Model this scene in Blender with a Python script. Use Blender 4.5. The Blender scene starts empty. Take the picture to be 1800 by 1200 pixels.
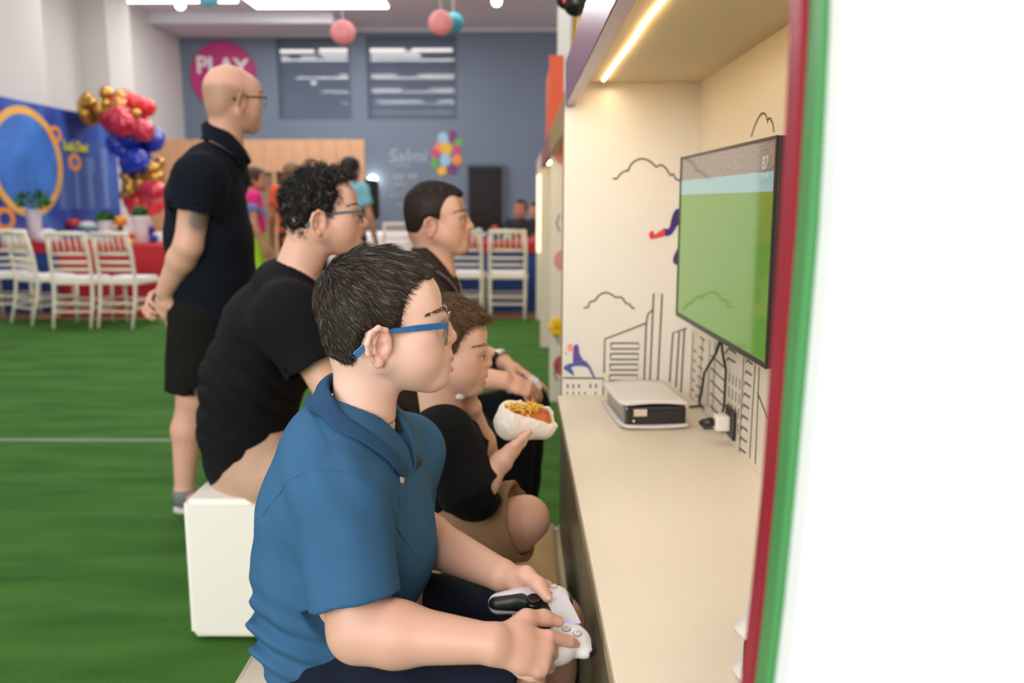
import bpy, bmesh, math, random
import numpy as np
from mathutils import Vector, Matrix, Euler

scene = bpy.context.scene
COL = scene.collection

# ------------------------------------------------------------------ camera
FPX, CAMH = 1500.0, 1.2
PITCH = math.atan(245 / FPX)
YAW = math.atan(12 * math.cos(PITCH) / FPX)
cam_data = bpy.data.cameras.new('camera')
cam_data.sensor_width = 36.0
cam_data.lens = 36.0 * FPX / 1800.0
cam_data.dof.use_dof = True
cam_data.dof.focus_distance = 1.20
cam_data.dof.aperture_fstop = 3.5
cam_data.dof.aperture_blades = 9
cam_data.clip_start = 0.02
cam = bpy.data.objects.new('camera', cam_data)
COL.objects.link(cam)
cam.location = (0, 0, CAMH)
cam.rotation_euler = (math.pi / 2 - PITCH, 0, YAW)
scene.camera = cam

# ------------------------------------------------------------------ world, light, exposure
world = bpy.data.worlds.new('world'); scene.world = world
world.use_nodes = True
bg = world.node_tree.nodes['Background']
bg.inputs[0].default_value = (0.93, 0.96, 1.0, 1)
bg.inputs[1].default_value = 0.60
scene.view_settings.view_transform = 'Standard'
scene.view_settings.look = 'None'
scene.view_settings.gamma = 1.0
scene.view_settings.use_curve_mapping = False
scene.view_settings.exposure = -0.06

def area_light(name, loc, target, sx, sy, power, color):
    l = bpy.data.lights.new(name, 'AREA'); l.shape = 'RECTANGLE'
    l.size = sx; l.size_y = sy; l.energy = power; l.color = color
    o = bpy.data.objects.new(name, l); COL.objects.link(o)
    o.location = loc
    o.rotation_euler = (Vector(target) - Vector(loc)).to_track_quat('-Z', 'Y').to_euler()
    return o
# added soft fill light behind the camera, no window stands there
area_light('window_daylight', (-2.2, -2.6, 2.3), (-0.6, 3.0, 0.7), 4.6, 2.6, 255, (1.0, 0.985, 0.96))
# light of the rows of linear ceiling fixtures
for _y, _e in ((1.2, 26), (3.2, 38), (5.9, 56), (8.8, 80), (11.6, 90), (14.36, 80)):
    area_light('ceiling_row_light', (-2.9, _y, 4.33), (-2.9, _y, 0), 5.6, .09, _e, (1.0, .985, .96))

# ------------------------------------------------------------------ camera maths (pixel of the photo + a real distance -> point)
_cp, _sp, _cd, _sd = math.cos(PITCH), math.sin(PITCH), math.cos(YAW), math.sin(YAW)
_fw = np.array((-_sd * _cp, _cd * _cp, -_sp)); _rt = np.array((_cd, _sd, 0.0)); _up = np.cross(_rt, _fw)
def _ray(px, py):
    return _fw + (px - 900) / FPX * _rt + (600 - py) / FPX * _up
def AY(px, py, Y):
    r = _ray(px, py); return np.array((0, 0, CAMH)) + r * (Y / r[1])
def AZ(px, py, z):
    r = _ray(px, py); return np.array((0, 0, CAMH)) + r * ((z - CAMH) / r[2])
def AX(px, py, x):
    r = _ray(px, py); return np.array((0, 0, CAMH)) + r * (x / r[0])

# ------------------------------------------------------------------ materials
MATS = {}
def nmat(name):
    m = bpy.data.materials.new(name); m.use_nodes = True
    nt = m.node_tree; b = nt.nodes['Principled BSDF']
    MATS[name] = m
    return m, nt, b
def lin(c):
    return tuple(((v / 12.92) if v <= 0.04045 else ((v + 0.055) / 1.055) ** 2.4) for v in c)
def rgb(r, g, b):
    return lin((r / 255.0, g / 255.0, b / 255.0))
def mat(name, col, rough=0.5, var=0.0, vscale=20.0, bump=0.0, bscale=200.0, metal=0.0, coat=0.0, emit=0.0, ecol=None, spec=0.5, sheen=0.0, stretch=None, trans=0.0, alpha=1.0, sss=0.0, coords='Object'):
    m, nt, b = nmat(name)
    b.inputs['Base Color'].default_value = (*col, 1)
    b.inputs['Roughness'].default_value = rough
    b.inputs['Metallic'].default_value = metal
    b.inputs['Coat Weight'].default_value = coat
    b.inputs['Specular IOR Level'].default_value = spec
    b.inputs['Sheen Weight'].default_value = sheen
    b.inputs['Transmission Weight'].default_value = trans
    b.inputs['Alpha'].default_value = alpha
    if sss:
        b.inputs['Subsurface Weight'].default_value = sss
        b.inputs['Subsurface Radius'].default_value = (0.012, 0.005, 0.003)
        b.inputs['Subsurface Scale'].default_value = 1.0
    if emit:
        b.inputs['Emission Color'].default_value = (*(ecol or col), 1)
        b.inputs['Emission Strength'].default_value = emit
    if var or bump:
        tc = nt.nodes.new('ShaderNodeTexCoord'); mp = nt.nodes.new('ShaderNodeMapping')
        nt.links.new(tc.outputs[coords], mp.inputs[0])
        if stretch: mp.inputs['Scale'].default_value = stretch
        if var:
            n = nt.nodes.new('ShaderNodeTexNoise'); n.inputs['Scale'].default_value = vscale; n.inputs['Detail'].default_value = 4
            nt.links.new(mp.outputs[0], n.inputs['Vector'])
            r = nt.nodes.new('ShaderNodeMapRange'); r.inputs['From Min'].default_value = 0.25; r.inputs['From Max'].default_value = 0.75
            r.inputs['To Min'].default_value = 1 - var; r.inputs['To Max'].default_value = 1 + var
            nt.links.new(n.outputs['Fac'], r.inputs['Value'])
            mx = nt.nodes.new('ShaderNodeVectorMath'); mx.operation = 'MULTIPLY'
            mx.inputs[0].default_value = col
            nt.links.new(r.outputs[0], mx.inputs[1])
            nt.links.new(mx.outputs[0], b.inputs['Base Color'])
        if bump:
            n2 = nt.nodes.new('ShaderNodeTexNoise'); n2.inputs['Scale'].default_value = bscale; n2.inputs['Detail'].default_value = 3
            nt.links.new(mp.outputs[0], n2.inputs['Vector'])
            bp = nt.nodes.new('ShaderNodeBump'); bp.inputs['Strength'].default_value = bump; bp.inputs['Distance'].default_value = 0.004
            nt.links.new(n2.outputs['Fac'], bp.inputs['Height']); nt.links.new(bp.outputs[0], b.inputs['Normal'])
    return m
def attr_mat(name, rough=0.5, bump=0.0, bscale=300, sss=0.0, spec=0.5, sheen=0.0, metal=0.0):
    """colour read from the mesh's own 'Col' attribute (the thing's own pigment)"""
    m = mat(name, (0.5, 0.5, 0.5), rough, bump=bump, bscale=bscale, sss=sss, spec=spec, sheen=sheen, metal=metal)
    nt = m.node_tree; a = nt.nodes.new('ShaderNodeAttribute'); a.attribute_name = 'Col'
    nt.links.new(a.outputs['Color'], nt.nodes['Principled BSDF'].inputs['Base Color'])
    return m

# ------------------------------------------------------------------ mesh helpers
def unit(v):
    v = np.asarray(v, float); n = np.linalg.norm(v); return v / n if n > 0 else v
class MB:
    def __init__(s): s.v = []; s.f = []
    def add(s, vs, fs):
        o = len(s.v); s.v += [tuple(map(float, p)) for p in vs]; s.f += [tuple(i + o for i in f) for f in fs]; return s
    def box(s, a, b):
        (x0, y0, z0), (x1, y1, z1) = a, b
        return s.add([(x0, y0, z0), (x1, y0, z0), (x1, y1, z0), (x0, y1, z0), (x0, y0, z1), (x1, y0, z1), (x1, y1, z1), (x0, y1, z1)],
                     [(0, 3, 2, 1), (4, 5, 6, 7), (0, 1, 5, 4), (1, 2, 6, 5), (2, 3, 7, 6), (3, 0, 4, 7)])
    def bar(s, a, b, w, h, upv=(0, 0, 1)):
        a = np.array(a, float); b = np.array(b, float); d = unit(b - a); u = np.array(upv, float)
        if abs(d @ u) > 0.95: u = np.array((1.0, 0, 0))
        sx = unit(np.cross(d, u)) * w / 2; sz = unit(np.cross(sx, d)) * h / 2
        vs = [p + i * sx + j * sz for p in (a, b) for i, j in ((-1, -1), (1, -1), (1, 1), (-1, 1))]
        return s.add(vs, [(0, 1, 2, 3), (7, 6, 5, 4), (0, 4, 5, 1), (1, 5, 6, 2), (2, 6, 7, 3), (3, 7, 4, 0)])
    def tube(s, pts, r, n=8, closed=False, flat=1.0, cap=True, fixed=None):
        P = [np.array(p, float) for p in pts]; N = len(P)
        rs = r if hasattr(r, '__len__') else [r] * N
        vs = []; prev = None
        for i in range(N):
            t = unit(P[(i + 1) % N] - P[i - 1]) if closed else unit(P[min(i + 1, N - 1)] - P[max(i - 1, 0)])
            if fixed is not None: u = np.array(fixed, float)
            elif prev is None:
                u = np.array((0, 0, 1.0)) if abs(t[2]) < 0.9 else np.array((1.0, 0, 0))
            else: u = prev
            u = unit(u - t * (u @ t)); prev = u; w = np.cross(t, u)
            for k in range(n):
                a = 2 * math.pi * k / n
                vs.append(P[i] + rs[i] * (math.cos(a) * u * flat + math.sin(a) * w))
        fs = []
        for i in range(N if closed else N - 1):
            j = (i + 1) % N
            for k in range(n):
                l = (k + 1) % n
                fs.append((i * n + k, i * n + l, j * n + l, j * n + k))
        if not closed and cap:
            fs.append(tuple(range(n - 1, -1, -1))); fs.append(tuple((N - 1) * n + k for k in range(n)))
        return s.add(vs, fs)
    def lathe(s, prof, n=24, c=(0, 0, 0), axis=None):
        """prof: (radius, height) pairs around +Z (or a given axis)"""
        c = np.array(c, float)
        if axis is None: X, Y, Z = np.eye(3)
        else:
            Z = unit(axis); u = np.array((1.0, 0, 0)) if abs(Z[0]) < 0.9 else np.array((0, 1.0, 0)); X = unit(u - Z * (u @ Z)); Y = np.cross(Z, X)
        vs = []
        for r, h in prof:
            for k in range(n):
                a = 2 * math.pi * k / n; vs.append(c + r * math.cos(a) * X + r * math.sin(a) * Y + h * Z)
        fs = []
        for i in range(len(prof) - 1):
            for k in range(n):
                l = (k + 1) % n; fs.append((i * n + k, i * n + l, (i + 1) * n + l, (i + 1) * n + k))
        fs.append(tuple(range(n - 1, -1, -1))); fs.append(tuple((len(prof) - 1) * n + k for k in range(n)))
        return s.add(vs, fs)
    def prism(s, poly, n, th):
        """planar polygon (list of 3-D points) given thickness th along direction n"""
        n = unit(n) * th; P = [np.array(p, float) for p in poly]; k = len(P)
        vs = P + [p + n for p in P]
        fs = [tuple(range(k)), tuple(range(2 * k - 1, k - 1, -1))] + [(i, (i + 1) % k + 0, (i + 1) % k + k, i + k) for i in range(k)]
        return s.add(vs, fs)
    def ball(s, c, r, n=16, m=10, R=None):
        c = np.array(c, float); r = np.array(r if hasattr(r, '__len__') else (r, r, r), float); R = np.eye(3) if R is None else np.array(R)
        vs = [c + R @ (r * np.array((0, 0, -1)))]
        for i in range(1, m):
            b = -math.pi / 2 + math.pi * i / m
            for k in range(n):
                a = 2 * math.pi * k / n
                vs.append(c + R @ (r * np.array((math.cos(a) * math.cos(b), math.sin(a) * math.cos(b), math.sin(b)))))
        vs.append(c + R @ (r * np.array((0, 0, 1))))
        fs = [(0, 1 + (k + 1) % n, 1 + k) for k in range(n)]
        for i in range(m - 2):
            for k in range(n):
                l = (k + 1) % n; fs.append((1 + i * n + k, 1 + i * n + l, 1 + (i + 1) * n + l, 1 + (i + 1) * n + k))
        t = len(vs) - 1; o = 1 + (m - 2) * n
        fs += [(o + k, o + (k + 1) % n, t) for k in range(n)]
        return s.add(vs, fs)
    def mesh(s, name):
        me = bpy.data.meshes.new(name); me.from_pydata(s.v, [], s.f); me.update()
        return me
def fixn(me):
    bm = bmesh.new(); bm.from_mesh(me); bmesh.ops.recalc_face_normals(bm, faces=bm.faces); bm.to_mesh(me); bm.free()
def link(name, me, m=None, parent=None, smooth=False, bevel=0.0, seg=2, kind=None):
    if m is not None:
        me.materials.clear(); me.materials.append(MATS[m] if isinstance(m, str) else m)
    if bevel:
        bm = bmesh.new(); bm.from_mesh(me); bmesh.ops.recalc_face_normals(bm, faces=bm.faces)
        es = [e for e in bm.edges if len(e.link_faces) == 2 and e.calc_face_angle(0) > 0.5]
        bmesh.ops.bevel(bm, geom=es, offset=bevel, segments=seg, profile=0.6, affect='EDGES', clamp_overlap=True)
        bm.to_mesh(me); bm.free()
    if smooth:
        me.polygons.foreach_set('use_smooth', [True] * len(me.polygons))
    o = bpy.data.objects.new(name, me); COL.objects.link(o)
    if parent is not None:
        o.parent = parent
        o.matrix_parent_inverse = parent.matrix_basis.inverted()
    if kind: o['kind'] = kind
    return o
def build(name, mb, m, parent=None, smooth=False, bevel=0.0, seg=2, kind=None, fix=True):
    me = mb.mesh(name)
    if fix and not bevel: fixn(me)
    return link(name, me, m, parent, smooth, bevel, seg, kind)
def tag(o, label, cat, group=None):
    o['label'] = label; o['category'] = cat
    if group: o['group'] = group
    return o
def thing(name, label, cat, loc=(0, 0, 0), rotz=0.0, group=None):
    o = bpy.data.objects.new(name, None); COL.objects.link(o)
    o.location = tuple(map(float, loc)); o.rotation_euler = (0, 0, rotz); o.empty_display_size = 0.1
    return tag(o, label, cat, group)
def struct(name, mb, m, parent=None, **k):
    o = build(name, mb, m, parent, **k)
    if parent is None: o['kind'] = 'structure'
    return o
def copy_tree(o, parent=None):
    c = o.copy(); COL.objects.link(c); c.parent = parent
    for ch in o.children: copy_tree(ch, c)
    return c
def local_child(name, mb, m, parent, **k):
    """part built in the thing's own coordinates"""
    o = build(name, mb, m, None, **k); o.parent = parent
    return o
def text_mesh(txt, size, depth=0.004, align='CENTER', shear=0.0, bold=0.0):
    cu = bpy.data.curves.new('lettering', 'FONT'); cu.body = txt; cu.size = size; cu.extrude = depth; cu.align_x = align; cu.align_y = 'CENTER'; cu.shear = shear; cu.offset = bold
    o = bpy.data.objects.new('lettering', cu); COL.objects.link(o)
    dg = bpy.context.evaluated_depsgraph_get()
    me = bpy.data.meshes.new_from_object(o.evaluated_get(dg)); bpy.data.objects.remove(o); return me
def place(me, o3, X, Y):
    """put a mesh drawn in its xy plane onto the plane spanned by X, Y at o3"""
    X = unit(X); Y = unit(Y); Z = np.cross(X, Y); M = Matrix(((X[0], Y[0], Z[0], o3[0]), (X[1], Y[1], Z[1], o3[1]), (X[2], Y[2], Z[2], o3[2]), (0, 0, 0, 1)))
    me.transform(M); return me
# ================================================================== THE HALL
mat('far_wall_paint', rgb(112, 126, 145), 0.7, var=0.05, vscale=0.7)
mat('white_wall_paint', rgb(206, 203, 201), 0.75, var=0.03, vscale=0.6)
mat('ceiling_paint', rgb(205, 206, 216), 0.8)
mat('wood_floor', rgb(176, 124, 90), 0.4, var=0.16, vscale=3.0, stretch=(1, 6, 1))
mat('wood_panel', rgb(198, 154, 118), 0.5, var=0.12, vscale=4.0, stretch=(9, 9, 0.7))
mat('dark_opening', rgb(96, 74, 56), 0.7, var=0.1)
mat('window_frame_paint', rgb(84, 96, 112), 0.6)
mat('curtain_cloth', rgb(46, 42, 42), 0.85, var=0.2, vscale=8)
mat('light_emitter', (1, 1, 1), 0.5, emit=14.0, ecol=(1, 0.98, 0.94))
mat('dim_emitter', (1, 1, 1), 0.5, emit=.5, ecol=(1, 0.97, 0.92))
mat('lamp_metal', rgb(205, 205, 208), 0.4)
mat('seam_tape', rgb(125, 136, 122), 0.8, var=0.1, vscale=30)

def carpet_material():
    m, nt, b = nmat('carpet_pile')
    tc = nt.nodes.new('ShaderNodeTexCoord')
    n1 = nt.nodes.new('ShaderNodeTexNoise'); n1.inputs['Scale'].default_value = 170; n1.inputs['Detail'].default_value = 4
    mp = nt.nodes.new('ShaderNodeMapping'); mp.inputs['Scale'].default_value = (0.7, 3.0, 1)
    n2 = nt.nodes.new('ShaderNodeTexNoise'); n2.inputs['Scale'].default_value = 2.4; n2.inputs['Detail'].default_value = 5
    nt.links.new(tc.outputs['Object'], n1.inputs['Vector']); nt.links.new(tc.outputs['Object'], mp.inputs[0]); nt.links.new(mp.outputs[0], n2.inputs['Vector'])
    mx = nt.nodes.new('ShaderNodeMath'); mx.operation = 'MULTIPLY_ADD'; mx.inputs[1].default_value = 0.75
    nt.links.new(n1.outputs['Fac'], mx.inputs[0]); nt.links.new(n2.outputs['Fac'], mx.inputs[2])
    cr = nt.nodes.new('ShaderNodeValToRGB')
    cr.color_ramp.elements[0].position = 0.55; cr.color_ramp.elements[0].color = (*rgb(42, 80, 27), 1)
    cr.color_ramp.elements[1].position = 1.0; cr.color_ramp.elements[1].color = (*rgb(68, 112, 46), 1)
    nt.links.new(mx.outputs[0], cr.inputs[0]); nt.links.new(cr.outputs[0], b.inputs['Base Color'])
    b.inputs['Roughness'].default_value = 0.95; b.inputs['Specular IOR Level'].default_value = 0.15
    bp = nt.nodes.new('ShaderNodeBump'); bp.inputs['Strength'].default_value = 0.5; bp.inputs['Distance'].default_value = 0.006
    nt.links.new(n1.outputs['Fac'], bp.inputs['Height']); nt.links.new(bp.outputs[0], b.inputs['Normal'])
carpet_material()

FARY, LEFTX, CEILZ = 17.0, -6.5, 4.46
struct('floor', MB().box((LEFTX - .3, -3, -0.12), (3.2, FARY + .3, -0.003)), 'wood_floor')
carpet = build('carpet', MB().box((LEFTX, -2.5, -0.003), (3.0, 8.8, 0.0)), 'carpet_pile'); tag(carpet, 'wide green low pile carpet covering the play area floor', 'carpet')
seam = build('carpet_seam', MB().box((LEFTX, 4.185, 0.0), (-0.4, 4.225, 0.002)), 'seam_tape', carpet)
struct('wall_left', MB().box((LEFTX - .3, 3, -0.003), (LEFTX, FARY, CEILZ)), 'white_wall_paint')
struct('ceiling', MB().box((LEFTX - .3, 3.0, CEILZ), (3.2, FARY + .3, CEILZ + .15)), 'ceiling_paint')
# pillars against the left wall
pl = MB(); pl.box((LEFTX, 13.1, -0.003), (LEFTX + .42, 13.9, CEILZ)); struct('trim_1', pl, 'white_wall_paint')
pl = MB(); pl.box((LEFTX, 9.2, -0.003), (LEFTX + .5, 11.2, CEILZ)); struct('trim_2', pl, 'white_wall_paint')
# far wall with two window openings
W1 = (AY(484, 62, FARY), AY(619, 211, FARY)); W2 = (AY(643, 62, FARY), AY(804, 211, FARY))
wz0, wz1 = 2.775, 4.34
xs = [LEFTX, W1[0][0], W1[1][0], W2[0][0], W2[1][0], 3.2]
fw = MB()
for i in range(5):
    if i in (1, 3):
        fw.box((xs[i], FARY, -0.003), (xs[i + 1], FARY + .3, wz0)); fw.box((xs[i], FARY, wz1), (xs[i + 1], FARY + .3, CEILZ))
    else: fw.box((xs[i], FARY, -0.003), (xs[i + 1], FARY + .3, CEILZ))
struct('wall_far', fw, 'far_wall_paint')
struct('trim_3', MB().box((LEFTX, FARY - .05, CEILZ - .06), (3.2, FARY, CEILZ)), 'ceiling_paint')
struct('trim_4', MB().box((LEFTX, 15.6, CEILZ - .17), (-3.25, FARY - .05, CEILZ)), 'ceiling_paint')
gm, gnt, gb = nmat('dark_window_glass')
gb.inputs['Base Color'].default_value = (*rgb(96, 108, 128), 1); gb.inputs['Roughness'].default_value = 0.03; gb.inputs['Specular IOR Level'].default_value = .5
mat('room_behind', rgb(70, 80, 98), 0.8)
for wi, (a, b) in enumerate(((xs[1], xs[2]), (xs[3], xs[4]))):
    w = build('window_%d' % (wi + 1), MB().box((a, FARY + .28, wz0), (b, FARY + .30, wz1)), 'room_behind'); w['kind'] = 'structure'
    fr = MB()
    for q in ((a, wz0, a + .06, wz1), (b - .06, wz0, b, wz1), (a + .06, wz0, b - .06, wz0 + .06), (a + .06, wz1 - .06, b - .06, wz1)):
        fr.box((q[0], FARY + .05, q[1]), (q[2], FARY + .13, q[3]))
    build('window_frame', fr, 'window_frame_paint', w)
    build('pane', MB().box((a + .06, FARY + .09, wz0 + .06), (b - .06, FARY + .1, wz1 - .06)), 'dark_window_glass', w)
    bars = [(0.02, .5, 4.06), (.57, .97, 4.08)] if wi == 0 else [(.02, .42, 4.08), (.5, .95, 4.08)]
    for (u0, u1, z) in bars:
        build('light_bar', MB().box((a + (b - a) * u0, FARY + .06, z - .03), (a + (b - a) * u1, FARY + .088, z + .03)), 'dim_emitter', w)  # glowing bars in front of the pane imitate mirrored ceiling lamps

# ceiling fixtures: tubes in rows, a wide panel, two small downlights, paper lanterns
def tube_light(x0, x1, Y, label):
    t = thing('linear_ceiling_light', label, 'ceiling light', ((x0 + x1) / 2, Y, CEILZ - .1), group='linear lights under the hall ceiling')
    build('housing', MB().box((x0, Y - .04, CEILZ - .05), (x1, Y + .04, CEILZ)), 'lamp_metal', t)
    build('diffuser', MB().box((x0 + .02, Y - .035, CEILZ - .09), (x1 - .02, Y + .035, CEILZ - .05)), 'light_emitter', t)
x_ = lambda px: AY(px, 3, 14.35)[0]
tube_light(x_(214), x_(308), 14.36, 'leftmost bright linear light under the ceiling beside the white wall')
tube_light(x_(326), x_(350), 14.36, 'short linear ceiling light between the bulb and the blue lantern')
tube_light(x_(376), x_(418), 14.36, 'linear ceiling light just right of the blue lantern')
for k, Y in enumerate((11.6, 8.8, 5.9)):
    for j, x0 in enumerate((-4.6, -2.6, -1.0)):
        tube_light(x0, x0 + 1.5 - .25 * ((j + k) % 2), Y, '%s linear ceiling light of the %s row, seen mirrored in the dark windows' % (('left', 'middle', 'right')[j], ('farthest', 'middle', 'nearest')[k]))
pn = thing('ceiling_panel_light', 'wide bright panel light in the ceiling above the far hall', 'ceiling light', (-3.3, 14.6, CEILZ - .06))
build('frame', MB().box((-4.45, 14.1, CEILZ - .03), (-2.15, 15.05, CEILZ)), 'lamp_metal', pn)
build('diffuser', MB().box((-4.4, 14.15, CEILZ - .05), (-2.2, 15.0, CEILZ - .03)), 'light_emitter', pn)
def bulb(px, py, Y, label):
    c = AY(px, py, Y); t = thing('pendant_bulb', label, 'lamp', (c[0], Y, CEILZ))
    build('cord', MB().tube([(c[0], Y, CEILZ), (c[0], Y, c[2] + .08)], .012, 6), 'lamp_metal', t)
    build('socket', MB().lathe([(.03, .05), (.045, .09), (.02, .12)], 12, c), 'lamp_metal', t)
    build('bulb', MB().ball(c, (.065, .065, .06)), 'light_emitter', t, smooth=True)
bulb(317, 9, 13.0, 'small round white bulb hanging beside the left white wall')
_c = AY(655, 316, FARY - .14); _t = thing('wall_lamp', 'bright round wall lamp on the far wall beside the wood partition', 'lamp', (_c[0], FARY, _c[2]))
build('bracket', MB().tube([(_c[0], FARY, _c[2] - .03), (_c[0], FARY - .12, _c[2] - .03), (_c[0], FARY - .14, _c[2])], .02, 8), 'lamp_metal', _t); build('globe', MB().ball(_c, .085), 'light_emitter', _t, smooth=True)
bulb(873, 3, 13.0, 'small round white bulb under the right end of the ceiling')
mat('lantern_pink', rgb(232, 148, 150), 0.8, emit=.05, ecol=rgb(232, 148, 150)); mat('lantern_teal', rgb(60, 160, 172), 0.8); mat('lantern_blue', rgb(110, 195, 225), 0.8)
def lantern(px, py, Y, r, m, label):
    c = AY(px, py, Y); t = thing('paper_lantern', label, 'lantern', (c[0], Y, c[2]), group='round paper lanterns under the ceiling')
    mb = MB(); prof = []
    for i in range(25):
        a = -math.pi / 2 + math.pi * i / 24; prof.append((max(.02, r * math.cos(a) * (1 + (.012 if i % 2 else -.003))), r * math.sin(a) * .96))
    build('paper_shade', mb.lathe(prof, 24, c), m, t, smooth=True)
    build('cord', MB().tube([(c[0], Y, CEILZ), (c[0], Y, c[2] + r * .95)], .006, 6), 'lamp_metal', t)
lantern(603, 57, 11.0, .15, 'lantern_pink', 'pink paper lantern in front of the left dark window')
lantern(775, 40, 11.0, .15, 'lantern_pink', 'pink paper lantern overlapping a teal one above the right window')
lantern(797, 40, 11.6, .13, 'lantern_teal', 'teal paper lantern half hidden behind a pink one')
lantern(366, -8, 11.0, .14, 'lantern_blue', 'light blue paper lantern cut by the top edge of the ceiling view')

# pink round sign with white lettering
mat('sign_magenta', rgb(186, 46, 116), 0.5); mat('white_vinyl', rgb(235, 228, 232), 0.6); mat('chalk_grey', rgb(168, 178, 190), 0.8)
sc_ = AY(393, 133, FARY)
sg = thing('round_sign', 'round magenta wall sign with bold white lettering on the blue-grey wall', 'sign', (sc_[0], FARY, sc_[2]))
build('disc', MB().lathe([(.62, 0), (.635, .02), (.62, .05)], 48, (sc_[0], FARY, sc_[2]), (0, -1, 0)), 'sign_magenta', sg)
tm = text_mesh('PLAY', .44, .012, bold=.012); place(tm, (sc_[0], FARY - .06, sc_[2] + .15), (1, 0, -.06), (0, 0, 1)); link('lettering', tm, 'white_vinyl', sg)
# grey handwritten lines on the far wall
hw = thing('wall_lettering', 'pale grey handwritten lettering painted on the blue-grey wall', 'lettering', (AY(715, 275, FARY)))
for txt, px, py, sz in (('Salmi', 716, 275, .36), ('W M', 711, 312, .22)):
    tm = text_mesh(txt, sz, .003, shear=.15); place(tm, AY(px, py, FARY - .006), (1, 0, 0), (0, 0, 1)); link('lettering', tm, 'chalk_grey', hw)
rng = random.Random(5)
for py, x0, x1 in ((291, 695, 722), (325, 694, 716), (345, 684, 732), (361, 700, 722)):
    pts = [AY(x0 + (x1 - x0) * i / 24, py + 3 * math.sin(i * 1.9 + py), FARY - .008) for i in range(25)]
    build('scribble', MB().tube(pts, .012, 5), 'chalk_grey', hw)
# balloon bunch decal
bb = thing('balloon_decal', 'vinyl decal of a bunch of coloured balloons on the far wall', 'decal', AY(787, 270, FARY))
cols = dict(lb=rgb(150, 192, 220), pu=rgb(120, 56, 122), gr=rgb(98, 170, 76), ye=rgb(226, 178, 54), og=rgb(228, 138, 82), mg=rgb(198, 70, 120))
for k, c in cols.items(): mat('decal_' + k, c, 0.6)
for i, (k, px, py, rx, ry) in enumerate((('lb', 779, 243, 9, 10), ('pu', 796, 239, 8, 10), ('gr', 806, 251, 7, 7), ('og', 772, 260, 8, 9), ('ye', 785, 261, 10, 10), ('mg', 765, 270, 7, 8),
                                         ('mg', 803, 264, 7, 8), ('gr', 764, 286, 6, 9), ('lb', 783, 281, 9, 11), ('og', 803, 281, 9, 9), ('ye', 777, 300, 8, 8), ('pu', 795, 297, 8, 9))):
    s = FARY / FPX * 1.02; c = AY(px, py, FARY)
    build('balloon_shape', MB().prism([(c[0] + rx * s * math.cos(a), FARY - .002 - i * .002, c[2] + ry * s * math.sin(a)) for a in [2 * math.pi * j / 24 for j in range(24)]], (0, -1, 0), .004), 'decal_' + k, bb)
build('string', MB().tube([AY(775, 308, FARY - .01), AY(771, 330, FARY - .01)], .01, 5), 'chalk_grey', bb)
# dark curtained doorway
d0 = AY(825, 293, FARY); d1 = AY(883, 400, FARY)
dr = thing('dark_curtain', 'dark pleated curtain hanging in a doorway of the far wall', 'curtain', ((d0[0] + d1[0]) / 2, FARY - .1, 0))
n = 44; vs = []; 
for z in (0.0, d0[2] - .05):
    for i in range(n): vs.append((d0[0] + (d1[0] - d0[0]) * i / (n - 1), FARY - .09 + .03 * math.sin(i * 1.3), z))
cb = MB(); cb.add(vs, [(i, i + 1, n + i + 1, n + i) for i in range(n - 1)])
o = build('cloth', cb, 'curtain_cloth', dr, smooth=True); sm = o.modifiers.new('thickness', 'SOLIDIFY'); sm.thickness = .012
fr = MB(); fr.box((d0[0] - .05, FARY - .14, 0), (d0[0] - .005, FARY, d0[2] + .05)); fr.box((d1[0] + .005, FARY - .14, 0), (d1[0] + .05, FARY, d0[2] + .05)); fr.box((d0[0] - .005, FARY - .14, d0[2]), (d1[0] + .005, FARY, d0[2] + .05))
build('door_frame', fr, 'window_frame_paint', dr)

# wooden reception partition
WY = 15.2
wx0, wx1, wt = AY(262, 245, WY)[0], AY(640, 245, WY)[0], AY(640, 245, WY)[2]
hz = AY(470, 302, WY)[2]
rc = thing('wood_partition', 'tall light wood partition with openings in front of the far wall', 'partition', ((wx0 + wx1) / 2, WY, 0))
npl = 15; pw = (wx1 - wx0) / npl
for i in range(npl):
    r_ = random.Random(i); y_ = WY + r_.uniform(-.006, .006)
    build('board', MB().box((wx0 + i * pw + .003, y_, hz), (wx0 + (i + 1) * pw - .003, y_ + .04, wt)), 'wood_panel', rc)
build('backing', MB().box((wx0, WY + .047, hz), (wx1, WY + .08, wt - .01)), 'wood_panel', rc)
for a, b in ((262, 448), (479, 484), (498, 503), (530, 640)):
    xa, xb = AY(a, 300, WY)[0], AY(b, 300, WY)[0]
    build('post', MB().box((xa, WY, -.003), (xb, WY + .1, hz - .002)), 'wood_panel', rc)
mat('opening_glass', rgb(150, 132, 108), 0.3)
for a, b, m_ in ((448, 479, 'opening_glass'), (484, 498, 'dark_opening'), (503, 530, 'dark_opening')):
    xa, xb = AY(a, 300, WY)[0], AY(b, 300, WY)[0]
    build('opening_panel', MB().box((xa, WY + .1, .0), (xb, WY + .13, hz)), m_, rc)

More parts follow.
